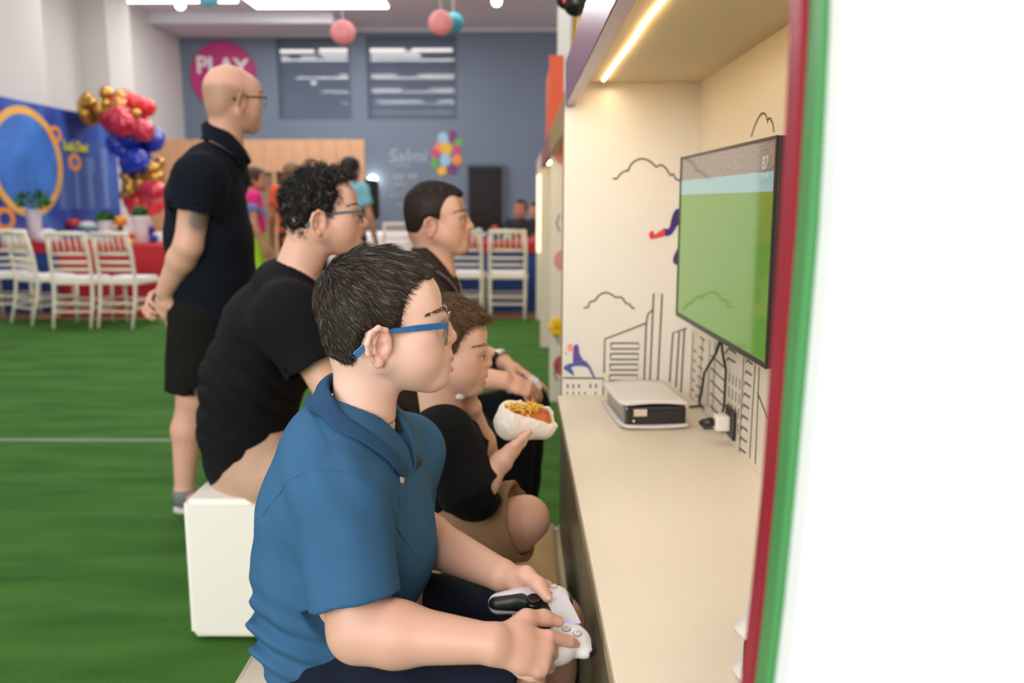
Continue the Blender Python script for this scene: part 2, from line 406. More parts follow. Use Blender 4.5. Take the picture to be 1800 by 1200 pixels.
# ------------------------------------------------------------------ chiavari chairs
mat('chair_paint', rgb(236, 226, 208), 0.45, var=0.03); mat('chair_cushion', rgb(228, 226, 226), 0.8)
def make_chair():
    t = thing('banquet_chair', '', 'chair')
    w, d, sh, h = .19, .20, .45, .92
    for s in (-1, 1):
        local_child('leg', MB().tube([(s * w * .95, -d, 0), (s * w, -d, sh - .03)], [.014, .018], 8), 'chair_paint', t, smooth=True)
        local_child('back_post', MB().tube([(s * w * .93, d + .09, 0), (s * w * .96, d + .02, .25), (s * w * .96, d, sh), (s * w * .97, d + .03, .7), (s * w * .92, d + .08, h)], [.015, .018, .019, .018, .016], 8), 'chair_paint', t, smooth=True)
        local_child('side_stretcher', MB().tube([(s * w * .97, -d, .18), (s * w * .95, d + .04, .18)], .01, 6).tube([(s * w * .97, -d, .26), (s * w * .95, d + .03, .26)], .01, 6), 'chair_paint', t)
    local_child('front_stretcher', MB().tube([(-w, -d, .16), (w, -d, .16)], .01, 6).tube([(-w, -d, .24), (w, -d, .24)], .01, 6), 'chair_paint', t)
    local_child('rear_stretcher', MB().tube([(-w, d + .05, .16), (w, d + .05, .16)], .011, 6).tube([(-w, d + .03, .24), (w, d + .03, .24)], .011, 6), 'chair_paint', t)
    local_child('seat', MB().box((-w - .02, -d - .02, sh - .035), (w + .02, d + .01, sh)), 'chair_paint', t, bevel=.008)
    local_child('cushion', MB().box((-w + .005, -d + .005, sh), (w - .005, d - .03, sh + .03)), 'chair_cushion', t, bevel=.012)
    ym = lambda z: d + .03 + .05 * (z - .7) / .22 if z > .7 else d + .03 * (z - sh) / .25
    local_child('top_rail', MB().tube([(-w, ym(.9), .9), (0, ym(.9) + .012, .905), (w, ym(.9), .9)], .017, 8, flat=1.3), 'chair_paint', t, smooth=True)
    for z in (.56, .63, .71):
        local_child('slat', MB().tube([(-w, ym(z), z), (0, ym(z) + .012, z), (w, ym(z), z)], .012, 8, flat=1.25), 'chair_paint', t, smooth=True)
    for i in range(6):
        x = -w * .78 + i * w * 1.56 / 5
        local_child('spindle', MB().tube([(x, ym(.71) + .01, .71), (x, ym(.8) + .01, .8), (x, ym(.9) + .01, .9)], [.008, .011, .008], 6), 'chair_paint', t, smooth=True)
    return t
chair0 = make_chair(); chair_used = []
def put_chair(x, y, rz, label, group):
    c = chair0 if not chair_used else copy_tree(chair0)
    chair_used.append(c); c.location = (x, y, 0); c.rotation_euler = (0, 0, rz); c['label'] = label; c['group'] = group
    return c
R_ = math.radians
g1, g2 = 'white chairs at the left party tables', 'white chairs at the blue table by the curtain'
put_chair(-4.29, 8.35, R_(182), 'white spindle chair, back to the camera, left neighbour of the one nearest the standing man', g1)
put_chair(-3.83, 8.36, R_(172), 'white spindle chair nearest the standing man, its slats against the red cloth', g1)
put_chair(-4.80, 8.62, R_(150), 'white spindle chair angled behind the two nearest left chairs', g1)
put_chair(-5.33, 8.98, R_(200), 'white spindle chair at the blue cloth near the left edge of view', g1)
put_chair(-4.72, 10.4, R_(160), 'white spindle chair farther back between the blue and red tables', g1)
put_chair(-.115, 9.0, R_(180), 'white spindle chair in front of the blue table, clear of the teenager', g2)
put_chair(-.56, 9.05, R_(178), 'white spindle chair at the blue table half hidden by the teenager', g2)
put_chair(-1.75, 11.95, R_(200), 'pale chair far behind the teenager at the empty table', g2)
put_chair(-2.4, 11.9, R_(160), 'pale chair far behind the man with glasses', g2)

# ------------------------------------------------------------------ tables under cloths
mat('cloth_blue', rgb(26, 62, 122), 0.75, var=0.08, vscale=4); mat('cloth_red', rgb(176, 20, 30), 0.75, var=0.08, vscale=4); mat('cloth_white', rgb(232, 226, 226), 0.8); mat('cloth_deepblue', rgb(24, 50, 100), .8)
def cloth_table(name, cx, cy, hx, hy, h, m, label, rot=0, top=None):
    t = thing(name, label, 'table', (cx, cy, -.003), rot)
    nn = 96; ring = []
    for i in range(nn):
        a = 2 * math.pi * i / nn; c, s = math.cos(a), math.sin(a); k = 1 / max(abs(c), abs(s)); k = min(k, 1.33); ring.append((c * k, s * k))
    vs = []; fs = []
    for lev, (z, fl, amp) in enumerate(((h, .97, 0), (h - .015, 1.0, 0), (h * .6, 1.03, .012), (h * .3, 1.05, .022), (.015, 1.07, .03))):
        for i, (u, v) in enumerate(ring):
            w = 1 + amp * math.sin(i * 1.57 + lev * .2); vs.append((u * hx * fl * w, v * hy * fl * w, z))
    for l in range(4):
        for i in range(nn):
            j = (i + 1) % nn; fs.append((l * nn + i, l * nn + j, (l + 1) * nn + j, (l + 1) * nn + i))
    fs.append(tuple(range(nn)))
    local_child('tablecloth', MB().add(vs, fs), m, t, smooth=True)
    if top:
        tv = [(u * hx * 1.01, v * hy * 1.01, h + .004) for u, v in ring] + [(u * hx * 1.035, v * hy * 1.035, h - .1) for u, v in ring]
        local_child('table_runner', MB().add(tv, [tuple(range(nn))] + [(i, (i + 1) % nn, nn + (i + 1) % nn, nn + i) for i in range(nn)]), top, t, smooth=False)
    for sx in (-1, 1):
        for sy in (-1, 1):
            local_child('leg', MB().tube([(sx * hx * .8, sy * hy * .8, 0), (sx * hx * .8, sy * hy * .8, h - .02)], .02, 6), 'lamp_metal', t)
    return t
cloth_table('party_table', -.2, 10.0, .95, .6, .76, 'cloth_blue', 'long table with blue cloth and red runner behind the right-hand chairs', top='cloth_red')
cloth_table('party_table', -4.25, 9.42, .62, .45, .76, 'cloth_red', 'party table under a deep red cloth behind the left chairs')
cloth_table('party_table', -5.42, 9.75, .36, .45, .76, 'cloth_blue', 'party table with blue cloth and red runner at the left edge', top='cloth_red')
cloth_table('cake_table', -4.9, 11.35, .8, .3, .8, 'cloth_white', 'long white dressed table in front of the printed blue backdrop')
cloth_table('guest_table', -2.2, 12.9, .9, .5, .75, 'cloth_white', 'white table far back between the man with glasses and the teenager')

# things standing on the tables
mat('leaf_green', rgb(44, 104, 38), 0.6, var=0.3, vscale=30); mat('pot_white', rgb(220, 214, 220), 0.5); mat('toy_red', rgb(206, 48, 44), 0.5); mat('toy_orange', rgb(232, 150, 50), 0.5)
mat('toy_blue', rgb(40, 62, 160), 0.5); mat('toy_purple', rgb(86, 40, 120), 0.5); mat('tray_green', rgb(150, 196, 172), 0.5); mat('toy_yellow', rgb(238, 200, 50), .5); mat('wood_dark', rgb(120, 84, 56), .6)
def bush(px, py, Y, w, h, label, potz):
    c = AY(px, py, Y); t = thing('potted_plant', label, 'plant', (c[0], Y, potz))
    hp = max(.06, c[2] - h * .75 - potz); build('pot', MB().lathe([(.05, 0), (.075, .02), (.07, hp * .5), (.085, hp * .9), (.09, hp), (.075, hp)], 16, (c[0], Y, potz)), 'pot_white', t, smooth=True)
    build('stem', MB().tube([(c[0], Y, potz + .1), (c[0], Y, c[2])], .012, 6), 'wood_dark', t)
    r = random.Random(px); mb = MB()
    for i in range(90):
        a = r.uniform(0, 6.28); b = math.acos(r.uniform(-.6, 1)); q = r.uniform(.5, 1)
        p = c + np.array((math.cos(a) * math.sin(b) * w * q, math.sin(a) * math.sin(b) * w * q, math.cos(b) * h * q))
        d = unit(p - c + np.array((0, 0, -.02)) + np.array([r.uniform(-.05, .05) for _ in range(3)])); sd = unit(np.cross(d, (r.uniform(-1, 1), r.uniform(-1, 1), 1))); L = .08; wd = .026
        nn_ = np.cross(d, sd) * .012
        mb.add([p - d * L * .4, p + sd * wd + nn_, p + d * L * .6, p - sd * wd + nn_, p - d * L * .0 - nn_], [(0, 1, 4), (1, 2, 4), (2, 3, 4), (3, 0, 4)])
    o = build('foliage', mb, 'leaf_green', t, kind='stuff', fix=False)
bush(57, 353, 9.75, .20, .13, 'large leafy green plant in a pale pot before the backdrop', .76)
bush(185, 381, 9.35, .095, .055, 'small green plant in a pot on the red table', .748)
bush(246, 373, 9.35, .07, .055, 'smaller green plant beside the standing man\'s elbow', .748)
def stacktoy(px, Y, z, parts, label, name='party_favour', cat='decoration'):
    x = AY(px, 380, Y)[0]; t = thing(name, label, cat, (x, Y, z)); zz = z
    for nm, m_, prof in parts:
        h = prof[-1][1]; build(nm, MB().lathe(prof, 20, (x, Y, zz)), m_, t, smooth=True); zz += h
    return t
stacktoy(128, 11.2, .80, (('base', 'toy_blue', ((.05, 0), (.06, .04), (.04, .08))), ('bow', 'toy_red', ((.05, 0), (.09, .03), (.085, .07), (.03, .1)))), 'red and blue wrapped favour on the white table')
stacktoy(152, 11.3, .80, (('stand', 'tray_green', ((.03, 0), (.025, .05), (.14, .07), (.15, .09))), ('sweets', 'cloth_white', ((.12, 0), (.1, .04), (.02, .06)))), 'pale green footed tray of sweets on the white table', 'cake_stand', 'cake stand')
stacktoy(210, 9.45, .748, (('base', 'toy_red', ((.1, 0), (.11, .05), (.08, .08))), ('column', 'wood_dark', ((.03, 0), (.03, .12))), ('block', 'toy_orange', ((.07, 0), (.075, .05), (.07, .1)))), 'tall orange topped centrepiece on the red table', 'centrepiece', 'decoration')
stacktoy(262, 9.5, .748, (('base', 'toy_blue', ((.06, 0), (.08, .06), (.06, .1))), ('ball', 'toy_purple', ((.02, 0), (.06, .03), (.055, .08), (.02, .1)))), 'blue and purple favour beside the standing man')
stacktoy(228, 9.3, .748, (('base', 'toy_yellow', ((.04, 0), (.045, .06))), ('top', 'toy_red', ((.05, 0), (.06, .03), (.02, .06)))), 'small yellow and red sweet jar on the red table', 'sweet_jar', 'jar')
stacktoy(80, 9.5, .76, (('dome', 'pot_white', ((.13, 0), (.125, .06), (.09, .12), (.02, .15))), ('knob', 'toy_purple', ((.02, 0), (.025, .02), (.01, .03)))), 'white domed tray cover on the left table', 'cloche', 'tray cover')
stacktoy(870, 10.15, .756, (('base', 'toy_blue', ((.06, 0), (.1, .05), (.08, .11))), ('top', 'toy_red', ((.03, 0), (.05, .03), (.02, .06)))), 'blue favour basket on the right table', 'favour_basket', 'basket')
stacktoy(892, 9.9, .756, (('jar', 'tray_green', ((.04, 0), (.05, .05), (.03, .08))),), 'small green cup on the right table', 'cup', 'cup')
stacktoy(842, 10.1, .756, (('bowl', 'cloth_white', ((.05, 0), (.09, .05), (.1, .09))), ('napkin', 'tray_green', ((.05, 0), (.03, .05)))), 'white bowl with green napkin on the right table', 'bowl', 'bowl')

# ------------------------------------------------------------------ printed backdrop (the printed figure is left out)
def backdrop_material():
    m, nt, b = nmat('backdrop_print')
    tc = nt.nodes.new('ShaderNodeTexCoord'); sp = nt.nodes.new('ShaderNodeSeparateXYZ'); nt.links.new(tc.outputs['Object'], sp.inputs[0])
    def col_noise(scale, vec=None, stretch=None):
        n = nt.nodes.new('ShaderNodeTexNoise'); n.inputs['Scale'].default_value = scale; n.inputs['Detail'].default_value = 5
        mp = nt.nodes.new('ShaderNodeMapping'); mp.inputs['Scale'].default_value = stretch or (1, 1, 1); nt.links.new(tc.outputs['Object'], mp.inputs[0]); nt.links.new(mp.outputs[0], n.inputs['Vector'])
        return n.outputs['Fac']
    cr = nt.nodes.new('ShaderNodeValToRGB'); e = cr.color_ramp.elements
    e[0].position = .3; e[0].color = (*rgb(24, 34, 110), 1); e[1].position = .72; e[1].color = (*rgb(60, 130, 205), 1)
    x = e.new(.5); x.color = (*rgb(36, 72, 170), 1)
    nt.links.new(col_noise(1.7, stretch=(1, 1.3, .55)), cr.inputs[0])
    # pale street at the foot of the print
    mr = nt.nodes.new('ShaderNodeMapRange'); mr.inputs['From Min'].default_value = 1.0; mr.inputs['From Max'].default_value = .62
    nt.links.new(sp.outputs['Z'], mr.inputs['Value'])
    mx = nt.nodes.new('ShaderNodeMix'); mx.data_type = 'RGBA'
    nt.links.new(mr.outputs[0], mx.inputs['Factor']); nt.links.new(cr.outputs[0], mx.inputs[6]); mx.inputs[7].default_value = (*rgb(112, 140, 200), 1)
    nt.links.new(mx.outputs[2], b.inputs['Base Color']); b.inputs['Roughness'].default_value = .6
backdrop_material()
mat('print_gold', rgb(232, 178, 84), .6, var=.2, vscale=6); mat('print_orange', rgb(240, 158, 52), .6); mat('print_yellow', rgb(220, 226, 50), .6); mat('print_sky', rgb(58, 120, 206), .6, var=.35, vscale=2.5); mat('print_tower', rgb(52, 88, 158), .6, var=.3, vscale=4, stretch=(1, 1, .4)); mat('print_pale', rgb(92, 128, 190), .6)
BX = -5.9
bp = thing('printed_backdrop', 'large blue printed party backdrop with golden rings along the white wall', 'backdrop', (BX, 10.7, 0))
by0, by1, bz0, bz1 = 8.6, 12.75, .36, 2.385
build('panel', MB().box((BX - .04, by0, bz0), (BX, by1, bz1)), 'backdrop_print', bp)
for y in (by0 + .3, by1 - .3): build('leg', MB().box((BX - .12, y - .03, -.003), (BX - .05, y + .03, bz1 - .1)), 'wood_dark', bp)
def bring(yc, zc, ry, rz, w, m_, off=.004, nm='printed_ring'):
    n_ = 48; vs = []
    for i in range(n_):
        a = 2 * math.pi * i / n_
        for k in (1, 1 - w): vs.append((BX + off, yc + ry * k * math.cos(a), zc + rz * k * math.sin(a)))
    o = build(nm, MB().add(vs, [(2 * i, 2 * ((i + 1) % n_), 2 * ((i + 1) % n_) + 1, 2 * i + 1) for i in range(n_)]), m_, bp, fix=False)
    md = o.modifiers.new('thickness', 'SOLIDIFY'); md.thickness = .003; md.offset = 0
cen = AX(48, 285, BX)
def bp_at(px, py): return AX(px, py, BX)
bring(cen[1], cen[2], .79, .655, .14, 'print_gold')
build('printed_disc', MB().prism([(BX + .002, cen[1] + .68 * math.cos(a), cen[2] + .565 * math.sin(a)) for a in [2 * math.pi * j / 48 for j in range(48)]], (1, 0, 0), .001), 'print_sky', bp)
for px, py, r in ((96, 236, .13), (131, 285, .14), (8, 385, .17)):
    c = bp_at(px, py); bring(c[1], c[2], r * 1.15, r * .8, .45, 'print_orange', .006)
r = random.Random(3)
for i in range(11):
    c = bp_at(112 + i * 8.6, 360); w = r.uniform(.05, .12); h = r.uniform(.35, .95)
    build('printed_tower', MB().box((BX + .001, c[1] - w, c[2] - .05), (BX + .003 + .0004 * i, c[1] + w, c[2] + h)), 'print_tower' if i % 3 else 'print_pale', bp)
for txt, px, py in (('Luiz Davi', 132, 258),):
    tm = text_mesh(txt, .17, .002, bold=.007); c = bp_at(px, py); place(tm, (BX + .012, c[1], c[2]), (0, 1, 0), (0, 0, 1)); link('lettering', tm, 'print_yellow', bp)

# balloon garland
for k, c, rg, mt in (('gold', rgb(190, 142, 62), .22, .75), ('red', rgb(218, 34, 44), .18, 0), ('blue', rgb(20, 52, 176), .18, 0), ('clear_red', rgb(196, 40, 66), .1, .2)): mat('balloon_' + k, c, rg, metal=mt, coat=.4)
gl = thing('balloon_garland', 'garland of gold, red and blue balloons around the backdrop corner', 'balloon garland', (BX, 11.8, 0))
bal = MB(); prof = [(.0005, -1.12), (.09, -1.1), (.03, -1.02), (.3, -.93), (.62, -.72), (.88, -.35), (.98, .05), (.9, .45), (.66, .76), (.34, .94), (.0005, 1.0)]
bal.lathe(prof, 16); bme = {}
for k in ('gold', 'red', 'blue', 'clear_red'):
    me = bal.mesh('balloon'); me.materials.append(MATS['balloon_' + k]); me.polygons.foreach_set('use_smooth', [True] * len(me.polygons)); bme[k] = me
r = random.Random(11)
spots = []
def cluster(k, px, py, sx, sy, n_, rmin, rmax, Y=11.7):
    for i in range(n_): spots.append((k, px + r.uniform(-sx, sx), py + r.uniform(-sy, sy), r.uniform(rmin, rmax), Y + r.uniform(-.22, .22)))
cluster('gold', 172, 190, 28, 18, 26, .06, .1); cluster('gold', 190, 182, 24, 20, 10, .09, .14); cluster('gold', 158, 206, 16, 10, 10, .05, .08)
cluster('red', 216, 178, 8, 18, 5, .09, .14); cluster('red', 246, 192, 14, 12, 5, .1, .15); cluster('clear_red', 212, 212, 14, 8, 3, .17, .2, 11.45); cluster('clear_red', 246, 230, 6, 6, 2, .15, .18, 11.4); cluster('gold', 236, 206, 3, 6, 1, .06, .08, 11.3)
cluster('blue', 226, 256, 18, 18, 8, .12, .17); cluster('blue', 262, 250, 10, 10, 4, .11, .15); cluster('blue', 240, 276, 10, 10, 3, .16, .2, 11.4)
cluster('gold', 244, 312, 28, 20, 30, .06, .11); cluster('gold', 268, 300, 14, 16, 9, .08, .12); cluster('gold', 224, 330, 10, 16, 6, .05, .08)
cluster('red', 252, 358, 20, 12, 9, .1, .14); cluster('clear_red', 262, 336, 12, 6, 2, .12, .15, 11.4)
for k, px, py, rad, Y in spots:
    o = bpy.data.objects.new('balloon', bme[k]); COL.objects.link(o); o.parent = gl; o.matrix_parent_inverse = gl.matrix_basis.inverted()
    o.location = AY(px, py, Y); o.scale = (rad, rad, rad); o.rotation_euler = (r.uniform(-1.2, 1.2), r.uniform(-1.2, 1.2), r.uniform(0, 6))
build('garland_line', MB().tube([AY(150, 192, 11.75), AY(215, 185, 11.75), AY(246, 215, 11.75), AY(240, 260, 11.75), AY(246, 310, 11.75), AY(252, 362, 11.75), (AY(252, 362, 11.75)[0], 11.75, 0)], .01, 6), 'wood_dark', gl)
# ================================================================== GAME NICHE UNIT (right)
mat('laminate_cream', rgb(228, 216, 196), 0.38, var=0.02, vscale=3); mat('panel_white', rgb(232, 224, 212), 0.5); mat('panel_edge', rgb(140, 112, 84), .6)
mat('cabinet_front', rgb(150, 144, 124), 0.32, metal=.25); mat('counter_edge', rgb(176, 160, 128), .45); mat('purple_fascia', rgb(140, 78, 112), .28, coat=.2)
mat('fascia_gold', rgb(166, 134, 66), .45); mat('fascia_maroon', rgb(150, 66, 74), .45); mat('maroon_panel', rgb(156, 30, 50), .4); mat('green_panel', rgb(74, 146, 84), .4); mat('white_panel', rgb(250, 250, 250), .5)
mat('print_black', rgb(52, 44, 40), .6); mat('print_violet', rgb(62, 36, 110), .6); mat('print_red', rgb(220, 64, 66), .6); mat('print_skin', rgb(240, 160, 140), .6); mat('print_jeans', rgb(76, 92, 160), .6); mat('print_lilac', rgb(100, 70, 160), .6)
mat('black_plastic', rgb(22, 21, 22), .3); mat('gloss_black', rgb(12, 12, 14), .08, coat=.5); mat('console_white', rgb(226, 218, 214), .4); mat('cable_black', rgb(30, 27, 26), .5); mat('plug_white', rgb(236, 230, 220), .4)
mat('sticker', rgb(226, 196, 190), .6); mat('led_warm', (1, .8, .5), .5, emit=26, ecol=(1.0, .74, .36)); mat('tv_bezel', rgb(40, 32, 28), .35); mat('niche_ceiling', rgb(218, 200, 166), .5)
NX0, NX1, NY0, NY1, CZ, NZ = .115, .50, .58, 2.446, .64, 1.525
# white exterior panels of the niche unit
struct('wall_niche_back', MB().box((NX1, .30, 0), (NX1 + .03, NY1 + .03, 2.1)), 'laminate_cream')
fp = struct('wall_niche_far', MB().box((.127, NY1, 0), (NX1, NY1 + .022, NZ + .05)), 'panel_white')
build('edge_band', MB().box((.124, NY1 - .0005, 0), (.127, NY1 + .022, 1.5)), 'panel_edge', fp)
struct('ceiling_niche', MB().box((.155, .46, NZ), (NX1, NY1, NZ + .03)), 'niche_ceiling')
ct = build('counter_top', MB().box((NX0, .575, CZ - .028), (NX1, NY1, CZ)), 'laminate_cream', bevel=.0015); tag(ct, 'long cream laminate counter running along the game niche', 'counter')
build('edge_band', MB().box((NX0 - .002, .575, CZ - .028), (NX0 - .0001, NY1, CZ - .003)), 'counter_edge', ct)
seams = [.58, 1.02, 1.575, 2.02, 2.44]
names = ['nearest the camera beside the seated boy', 'beside the beige ottoman', 'just past the beige ottoman', 'at the far end of the counter']
for i in range(4):
    a, b = seams[i], seams[i + 1]
    t = thing('base_cabinet', 'greyish base cabinet under the cream counter, ' + names[i], 'cabinet', ((NX0 + NX1) / 2, (a + b) / 2, 0), group='cabinets under the counter')
    build('body', MB().box((NX0 + .03, a + .004, .04), (NX1 - .01, b - .004, CZ - .03)), 'cabinet_front', t)
    build('door', MB().box((NX0 + .008, a + .004, .06), (NX0 + .027, b - .004, CZ - .036)), 'cabinet_front', t, bevel=.002)
    build('plinth', MB().box((NX0 + .06, a + .004, 0), (NX1 - .02, b - .004, .038)), 'black_plastic', t)
fs_ = build('purple_fascia_board', MB().box((.128, .46, 1.462), (.155, NY1 + .02, 1.58)), 'purple_fascia', bevel=.002); tag(fs_, 'glossy purple board along the top front of the game niche', 'fascia')
# LED strip under the niche ceiling
led = thing('led_strip', 'glowing warm LED strip under the niche ceiling', 'light strip', (.24, 1.6, NZ))
pts = [AZ(px, py, NZ - .004) for px, py in ((1061, 143), (1076, 122), (1098, 94), (1117, 68), (1135, 41), (1168, 1))]
pts[0][1] = min(pts[0][1], NY1 - .004)
d_ = pts[-1] - pts[-2]; pts.append(pts[-1] + d_ * 1.2)
pts = [np.array((p[0], min(p[1], NY1 - .005 - .001 * i), NZ - .004)) for i, p in enumerate(pts)]
build('tape', MB().tube([p + (0, 0, .0030) for p in pts], .0050, 6, flat=.15, fixed=(0, 0, 1)), 'led_warm', led)
build('diode_line', MB().tube([p + (0, 0, .0012) for p in pts], .0020, 8), 'led_warm', led, smooth=True)
ll = bpy.data.lights.new('led_strip_light', 'AREA'); ll.shape = 'RECTANGLE'; ll.size = .012; ll.size_y = 1.8; ll.energy = 1.6; ll.color = (1, .87, .64)
lo = bpy.data.objects.new('led_strip_light', ll); COL.objects.link(lo); lo.location = (.25, 1.52, NZ - .012)
# near side boards with curved front edges
def side_board(name, pxs, Y, th, xr, m, label):
    pts = [AY(px, py, Y + th) for px, py in pxs]; a, b = pts[0], pts[-1]
    pts = [a + (a - pts[1]) * 3.0] + pts + [b + (b - pts[-2]) * 2.2]
    pts[0][2] = max(pts[0][2], 1.62); pts[-1][2] = 0.0
    poly = [(p[0], Y, p[2]) for p in pts] + [(xr, Y, 0.0), (xr, Y, pts[0][2])]
    o = build(name, MB().prism(poly, (0, 1, 0), th), m, bevel=.0)
    return tag(o, label, 'panel')
side_board('maroon_side_board', ((1389, -20), (1387, 60), (1381, 200), (1370, 400), (1355, 620), (1339, 850), (1318, 1060), (1298, 1230)), .545, .022, NX1 - .002, 'maroon_panel', 'maroon vertical board closing the near end of the niche')
mb_ = bpy.data.objects['maroon_side_board']; _s = AY(1380, 199, .585); build('rear_lip', MB().box((_s[0], .5675, 0), (NX1 - .002, .575, _s[2])), 'maroon_panel', mb_)
side_board('green_side_board', ((1424, -20), (1421, 60), (1413, 200), (1400, 400), (1382, 620), (1364, 850), (1343, 1060), (1323, 1230)), .518, .022, .9, 'green_panel', 'green vertical board beside the maroon one')
side_board('white_end_panel', ((1460, -20), (1458, 60), (1451, 200), (1440, 400), (1421, 620), (1400, 850), (1379, 1060), (1358, 1230)), .490, .024, 1.3, 'white_panel', 'bright white end panel filling the right side')

# ------------------------------------------------------------------ printed line drawings on the far panel and back wall
def stroke(name, pts, parent, w=.0028, m='print_black', n=None):
    return build(name, MB().tube(pts, w, 6, flat=.35 if n is None else n), m, parent)
def far_at(px, py): return AY(px, py, NY1 - .0012)
def arc_px(pts, k=6):
    """Catmull-Rom through pixel points"""
    P = [np.array(p, float) for p in pts]; P = [2 * P[0] - P[1]] + P + [2 * P[-1] - P[-2]]; out = []
    for i in range(1, len(P) - 2):
        for j in range(k):
            t = j / k; a, b, c, d = P[i - 1], P[i], P[i + 1], P[i + 2]
            out.append(.5 * ((2 * b) + (-a + c) * t + (2 * a - 5 * b + 4 * c - d) * t * t + (-a + 3 * b - 3 * c + d) * t ** 3))
    return out + [P[-2]]
def far_line(name, px, curve=False, w=.0024):
    q = arc_px(px) if curve else px
    mb = MB(); P = [far_at(*p) for p in q]
    mb.tube(P, w, 6, fixed=(0, 1, 0))
    for v in range(len(mb.v)):   # flatten onto the panel
        x, y, z = mb.v[v]; mb.v[v] = (x, NY1 - .0008 + (y - (NY1 - .0012)) * .25, z)
    return build(name, mb, 'print_black', fp)
cl = [((1077, 313), (1084, 314), (1091, 305), (1100, 300), (1106, 300)), ((1104, 299), (1112, 286), (1127, 279), (1142, 283), (1152, 292)), ((1152, 294), (1162, 290), (1171, 296), (1177, 306)), ((1177, 309), (1183, 306), (1188, 314), (1196, 318))]
c2 = [((1026, 540), (1033, 540), (1037, 531), (1046, 528)), ((1046, 529), (1053, 519), (1065, 514), (1076, 518), (1082, 523)), ((1082, 523), (1091, 522), (1098, 529), (1100, 533)), ((1100, 533), (1107, 535), (1111, 541), (1116, 542))]
for grp in (cl, c2):
    for a in grp: far_line('cloud_outline', a, True)
far_line('tower_outline', ((1062, 655), (1063, 596), (1136, 568))); far_line('tower_outline', ((1132, 676), (1136, 568), (1139, 552), (1148, 544)))
far_line('tower_outline', ((1142, 676), (1149, 516), (1164, 516), (1156, 674)))
for i in range(5):
    y = 603 + 18.6 * i; x0 = 1074 - i * .8; x1 = 1123 - i * .9
    if i < 4: far_line('window_outline', ((x0, y), (x1, y), (x1, y + 10), (x0, y + 10), (x0, y)))
    else: far_line('window_outline', ((x1, y), (x0, y), (x0, y + 9), (x1 - 25, y + 9)))
far_line('block_outline', ((990, 664), (1061, 665), (1060, 694)))
far_line('tower_outline', ((1177, 672), (1183, 585), (1207, 577))); far_line('tower_outline', ((1188, 680), (1194, 583))); far_line('tower_outline', ((1197, 690), (1203, 580)))
for i, x in enumerate((998, 1008, 1018, 1038, 1048)):
    far_line('window_dash', ((x, 675), (x - .5, 682)))
for i, x in enumerate((997, 1008, 1018, 1028, 1047)): far_line('window_dash', ((x, 689), (x, 693)))
def far_shape(name, px, m, curve=True, lift=.0):
    q = arc_px(list(px) + [px[0]], 5)[:-1] if curve else px
    return build(name, MB().prism([far_at(*p) + (0, -lift, 0) for p in q], (0, -1, 0), .0008), m, fp)
# running athlete half hidden behind the screen, and the stretching one lower left
far_shape('printed_athlete', ((1196, 365), (1186, 370), (1180, 385), (1178, 396), (1174, 402), (1165, 402), (1168, 414), (1180, 412), (1190, 397), (1196, 396), (1200, 410), (1203, 410), (1203, 366)), 'print_violet')
far_shape('printed_arm', ((1168, 402), (1158, 407), (1151, 412), (1147, 405), (1141, 410), (1142, 418), (1146, 420), (1160, 417), (1168, 414)), 'print_red', lift=.0004)
far_shape('printed_leg', ((1202, 420), (1189, 440), (1183, 456), (1186, 464), (1194, 464), (1203, 452)), 'print_violet')
far_shape('printed_athlete', ((1009, 607), (1016, 606), (1019, 622), (1025, 634), (1020, 640), (1009, 640), (1007, 625)), 'print_lilac')
far_shape('printed_leg', ((1008, 637), (996, 641), (991, 647), (1001, 655), (1009, 660), (1007, 652), (1004, 645), (1012, 643), (1022, 643), (1033, 646), (1038, 655), (1043, 663), (1046, 664), (1042, 654), (1036, 642), (1026, 633)), 'print_jeans', lift=.0004)
far_shape('printed_head', ((998, 606), (1004, 604), (1008, 611), (1003, 618), (997, 613)), 'print_skin'); far_shape('printed_hand', ((993, 621), (996, 619), (996, 623)), 'print_jeans', curve=False)
# back wall drawing (plane x = NX1)
bw = bpy.data.objects['wall_niche_back']
def back_line(name, pts, w=.0022):
    mb = MB(); mb.tube([(NX1 - .001, y, z) for y, z in pts], w, 6, fixed=(1, 0, 0))
    for v in range(len(mb.v)):
        x, y, z = mb.v[v]; mb.v[v] = (NX1 - .0008 + (x - (NX1 - .001)) * .25, y, z)
    return build(name, mb, 'print_black', bw)
def bk(px, py):
    p = AX(px, py, NX1); return (p[1], p[2])
for px in ((1213, 700, 1219, 585), (1228, 706, 1236, 595), (1244, 715, 1248, 598), (1253, 722, 1258, 600), (1300, 790, 1308, 626), (1318, 805, 1328, 640), (1328, 815, 1335, 645)):
    back_line('tower_outline', (bk(px[0], px[1]), bk(px[2], px[3])))
for i in range(7):
    y = 592 + 17 * i; back_line('window_dash', (bk(1231 - i * 1.2, y), bk(1239 - i * 1.2, y + 6)))
for i in range(6): back_line('window_dash', (bk(1220 - i, 615 + 17 * i), bk(1224 - i, 619 + 17 * i)))
for i in range(6): back_line('window_dash', (bk(1250 - i * .4, 624 + 22 * i), bk(1274 - i * .4, 646 + 23 * i)))
for j in range(4):
    for i in range(4): back_line('window_dash', (bk(1283 + j * 6 - i * 1.0, 654 + i * 26 + j * 4), bk(1282.5 + j * 6 - i * 1.0, 672 + i * 26 + j * 4)))
for i in range(9):
    y = 632 + 19.5 * i; x = 1312 - i * 1.5
    back_line('window_outline', (bk(x, y + 6), bk(x + 1, y), bk(x + 11, y + 8)))
for a in (((1274, 622), (1281, 612), (1294, 621)), ((1273, 638), (1280, 629), (1293, 637))): back_line('window_outline', [bk(*p) for p in a])
back_line('roof_line', (bk(1332, 690), bk(1350, 735)))
